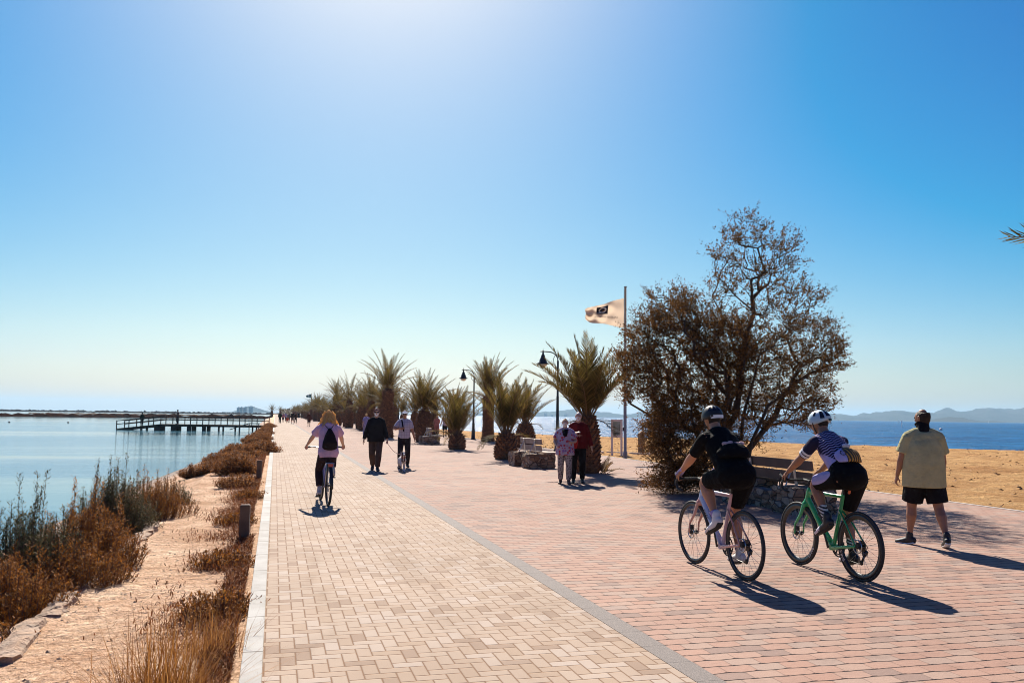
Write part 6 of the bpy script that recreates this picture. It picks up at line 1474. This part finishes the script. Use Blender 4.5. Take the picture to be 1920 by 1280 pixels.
mb = MB(); mb.tube([HTp, (0, 0.78, 0.95)], 0.013, 8); mb.tube([(-0.31, 0.70, 0.975), (-0.2, 0.80, 0.98), (0, 0.79, 0.95), (0.2, 0.80, 0.98), (0.31, 0.70, 0.975)], 0.012, 8); mb.build('handlebar', chrome, cb, True)
for x in (-1, 1): mb = MB(); mb.tube([(x * 0.25, 0.757, 0.977), (x * 0.345, 0.67, 0.973)], 0.017, 8); mb.build('grip', tape, cb, True)
mb = MB()
for x in (-1, 1): mb.tube([(x * 0.05, 0.22, 0.73), (x * 0.06, -0.18, 0.73)], 0.007, 6); mb.tube([(x * 0.06, -0.12, 0.73), (x * 0.06, 0, Rw)], 0.006, 6)
for y in (0.1, 0, -0.1, -0.17): mb.tube([(-0.06, y, 0.73), (0.06, y, 0.73)], 0.006, 6)
mb.build('rear_rack', chrome, cb, True)
mb = MB(); mb.box((0, -0.19, 0.70), (0.08, 0.03, 0.05)); mb.build('rear_light', plain('red_reflector', (0.5, 0.08, 0.05), 0.3), cb)
mb = MB(); P = [(0, (Rw + 0.03) * math.cos(a), Rw + (Rw + 0.03) * math.sin(a)) for a in [R(20) + R(165) * i / 16 for i in range(17)]]; mb.loft(P, [(0.028, 0.004)] * 17, side=(1, 0, 0), n=8, cap='flat'); mb.build('mudguard', drive, cb, True)
mb = MB(); mb.torus(BB + V((0.05, 0, 0)), 0.085, 0.006, n=30, k=5); mb.build('chainring', drive, cb, True)
pl3 = []
for x in (-1, 1):
    e = BB + V((x * 0.08, x * -0.10, x * -0.135 if x < 0 else 0.135)) if False else BB + V((x * 0.08, 0.05 * x, 0.16 * x))
    mb = MB(); mb.loft([BB + V((x * 0.06, 0, 0)), e], [0.011, 0.009], n=8); cr = mb.build('crank', chrome, cb, True); mb = MB(); mb.box(e + V((x * 0.05, 0, 0)), (0.09, 0.09, 0.022)); mb.build('pedal', drive, cr); pl3.append(e + V((x * 0.05, 0, 0)))
J = pose(1.58, ankles=[tuple(pl3[0] + V((0.01, -0.10, 0.10))), tuple(pl3[1] + V((-0.01, -0.10, 0.10)))], wrists=[(-0.32, 0.63, 1.01), (0.32, 0.63, 1.01)], pelvis=(0, 0.17, 0.91), lean=0.16, toes=[(0, 1, -0.25), (0, 1, -0.2)], elbow_pole=[(-0.9, -0.5, -0.3), (0.9, -0.5, -0.3)], pal=[(0.2, 0.3, -1), (-0.2, 0.3, -1)], hyaw=R(6))
wc = person((0.93, 15.1, 0), R(4), 'blond woman with a lilac t-shirt and dark trousers riding a city bicycle away', J, skin_fair, 1.02, 0.009, None, dict(mat=cloth('lilac_tshirt', (0.60, 0.36, 0.48), 0.1), sleeve=0.30, loose=0.03, hem=-0.06, flare=0.02), dict(mat=cloth('dark_leggings', (0.035, 0.02, 0.022)), leg=0.88, loose=0.012, name='trousers'), plain('grey_trainers', (0.42, 0.36, 0.36), 0.6), (hair_blond, 'long'), None, curl=(1.1, 1.1))
pb = MB(); s = J['s']; bk = lambda t, o: J['P'] + J['u'] * (t * s) - J['f'] * o
pb.loft([bk(0.06, 0.185), bk(0.14, 0.20), bk(0.30, 0.185), bk(0.42, 0.155)], [(0.135, 0.05), (0.13, 0.065), (0.085, 0.05), (0.03, 0.02)], side=J['r'], n=14)
bp = skin(pb, 'backpack', cloth('black_bag', (0.022, 0.014, 0.014)), None, 0.012, 2); bp.matrix_world = wc.matrix_basis
tag(bp, 'black drawstring backpack on the back of the blond cyclist', 'backpack')
mb = MB()
for x in (-1, 1): mb.tube([bk(0.42, 0.15) + J['r'] * (x * 0.02), J['S' + 'LR'[x > 0]] + V((-x * 0.06, -0.05, 0.085)), J['S' + 'LR'[x > 0]] + V((-x * 0.05, 0.06, 0.03))], 0.006, 5)
mb.build('strap', black_cloth, bp)

# ---------------------------------------------------------------- walkers further off
def walker(px, py, h, label, rz, skin_m, top_m, bot_m, hair_, group=None, sleeve=0.38, leg=0.97, b=1.05, phase=1, hem=-0.08, shoe=None, vox=0.022, z=0.0, mask=None, wr=None, bl=0.02):
    p = ground_at(px, py, z); g = 0.16 * phase
    J = pose(h, ankles=[(-0.09, g, 0.085), (0.09, -g, 0.11)], wrists=wr or [(-0.29, -0.10 * phase, 0.84 * h / 1.75), (0.29, 0.13 * phase, 0.86 * h / 1.75)], pelvis=(0, 0, 0.935 * h / 1.75))
    return person(p, rz, label, J, skin_m, b, vox, group, dict(mat=top_m, sleeve=sleeve, loose=0.022, hem=hem), dict(mat=bot_m, leg=leg, loose=0.022, name='trousers' if leg > 0.8 else 'shorts'), shoe or black_cloth, hair_, mask, belly=bl, eyes=False), J
walker(686, 821, 1.62, 'woman in a lavender top and pale trousers walking away left of the man in black', R(10), skin_fair, cloth('lavender_top', (0.34, 0.28, 0.46)), cloth('pale_jeans', (0.24, 0.22, 0.36)), (hair_blond, 'short'), vox=0.016)
plaid = NT('plaid_shirt'); _x = plaid.xyz(plaid.coords()); _q = lambda q: plaid.step(plaid.math('FRACT', plaid.math('DIVIDE', q, 0.14)), 0.45, 0.5)
plaid.set(Base_Color=plaid.mix(plaid.math('MULTIPLY', _q(_x[0]), 0.8), plaid.mix(plaid.math('MULTIPLY', _q(_x[2]), 0.5), (0.36, 0.30, 0.36), (0.12, 0.09, 0.16)), (0.06, 0.045, 0.09)), Roughness=0.85)
walker(786, 818, 1.68, 'man in a plaid shirt and blue shorts walking between the palms', PI + R(8), skin_tan, plaid.mat, cloth('blue_shorts', (0.06, 0.065, 0.13)), (hair_grey, 'short'), leg=0.5, vox=0.016)
w_, Jw = walker(818.5, 816, 1.56, 'woman in a red and pink dress among the palms beside the man in white', PI - R(12), skin_tan, cloth('salmon_dress', (0.45, 0.17, 0.13), 0.4), cloth('salmon_skirt', (0.40, 0.14, 0.10), 0.4), (hair_brown, 'bob'), leg=0.62, hem=-0.2, vox=0.016)
walker(834, 819, 1.68, 'man in a light lilac shirt and black shorts walking away among the palms', R(-6), skin_tan, cloth('light_lilac_shirt', (0.46, 0.38, 0.46)), black_cloth, (hair_dark, 'short'), leg=0.47, vox=0.016, phase=-1)
walker(579, 799.5, 1.66, 'walker in a dark red brown jacket with bare calves far off on the pink paving', PI, skin_tan, cloth('red_brown_jacket', (0.11, 0.035, 0.022)), cloth('maroon_shorts', (0.05, 0.02, 0.016)), (hair_dark, 'short'), sleeve=0.95, leg=0.55, hem=-0.2)
walker(590.3, 786, 1.62, 'tiny far walker in a lilac shirt beside the palm trunks', PI, skin_fair, cloth('lilac_far_shirt', (0.46, 0.36, 0.52)), cloth('grey_lilac_trousers', (0.3, 0.24, 0.32)), (hair_grey, 'short'), hem=-0.2, vox=0.03)
G = 'far group of people on the cycle path'
for px, py, h, lb, tc, bc, sk, lg in [(524.6, 793, 1.74, 'far walker in dark green at the left end of the distant group', (0.035, 0.04, 0.022), (0.02, 0.02, 0.018), skin_tan, 0.97),
        (530.5, 791, 1.55, 'far figure with a pink top second in the distant group', (0.5, 0.22, 0.22), (0.10, 0.07, 0.06), skin_fair, 0.6), (535.5, 790, 1.62, 'far walker in lilac behind the child in the distant group', (0.46, 0.36, 0.46), (0.08, 0.06, 0.08), skin_fair, 0.97),
        (541.5, 792, 1.58, 'far walker in grey brown holding the middle of the distant group', (0.20, 0.16, 0.12), (0.12, 0.09, 0.07), skin_tan, 0.6), (548, 794.5, 1.76, 'tallest far walker in dark brown in the distant group', (0.05, 0.03, 0.02), (0.22, 0.14, 0.10), skin_tan, 0.55),
        (553.8, 793, 1.66, 'far walker in brown at the right end of the distant group', (0.07, 0.032, 0.02), (0.045, 0.03, 0.022), skin_tan, 0.97)]:
    walker(px, py, h, lb, PI + rnd.uniform(-.2, .2), sk, cloth('far_top', tc), cloth('far_trousers', bc), (hair_dark, 'short'), G, leg=lg, sleeve=0.9, phase=rnd.choice((-1, 1)), vox=0.03, b=1.15)
walker(538.8, 793.5, 1.0, 'small child in bright orange red in front of the distant group', PI, skin_tan, cloth('orange_top', (0.55, 0.09, 0.03)), cloth('orange_trousers', (0.38, 0.06, 0.03)), (hair_dark, 'short'), G, sleeve=0.9, vox=0.03, b=1.5)
walker(559.5, 784, 1.7, 'barely visible dark walker at the end of the path, right of the group', PI, skin_tan, black_cloth, black_cloth, (hair_dark, 'short'), vox=0.035)
# two people on the pier
for x, y, lb, tc, hgt, yaw in [(0.845, 0.3, 'person in dark green standing on the ramp of the pier', (0.03, 0.035, 0.02), 1.68, 0.5), (0.615, -0.2, 'person in a brown pink jacket standing mid pier', (0.22, 0.10, 0.07), 1.76, 2.0)]:
    q = pr.matrix_basis @ V((PLN * x, y, pz(PLN * x)))
    J = pose(hgt); person(q, yaw, lb, J, skin_tan, 1.15, 0.026, None, dict(mat=cloth('pier_jacket', tc), sleeve=0.95, loose=0.025, hem=-0.15, name='jacket'), dict(mat=black_cloth, leg=0.97, loose=0.02, name='trousers'), black_cloth, (hair_dark, 'short'), eyes=False)
# ================================================================ haze and finish
finish_skins()
mb = MB(); mb.box((0, 0, 0), (26000, 26000, 190)); hz = mb.build('haze', None, None, False, (1000, 3000, 92)); hz.data.materials.clear()
hm = bpy.data.materials.new('haze'); hm.use_nodes = True; ht = hm.node_tree
for n_ in list(ht.nodes):
    if n_.type != 'OUTPUT_MATERIAL': ht.nodes.remove(n_)
pv = ht.nodes.new('ShaderNodeVolumePrincipled'); pv.inputs['Color'].default_value = (0.45, 0.72, 0.96, 1); pv.inputs['Density'].default_value = 0.95e-4; pv.inputs['Density Attribute'].default_value = ''
pv.inputs['Anisotropy'].default_value = 0.2
ht.links.new(pv.outputs[0], [n_ for n_ in ht.nodes if n_.type == 'OUTPUT_MATERIAL'][0].inputs['Volume'])
hz.data.materials.append(hm); hz['kind'] = 'stuff'
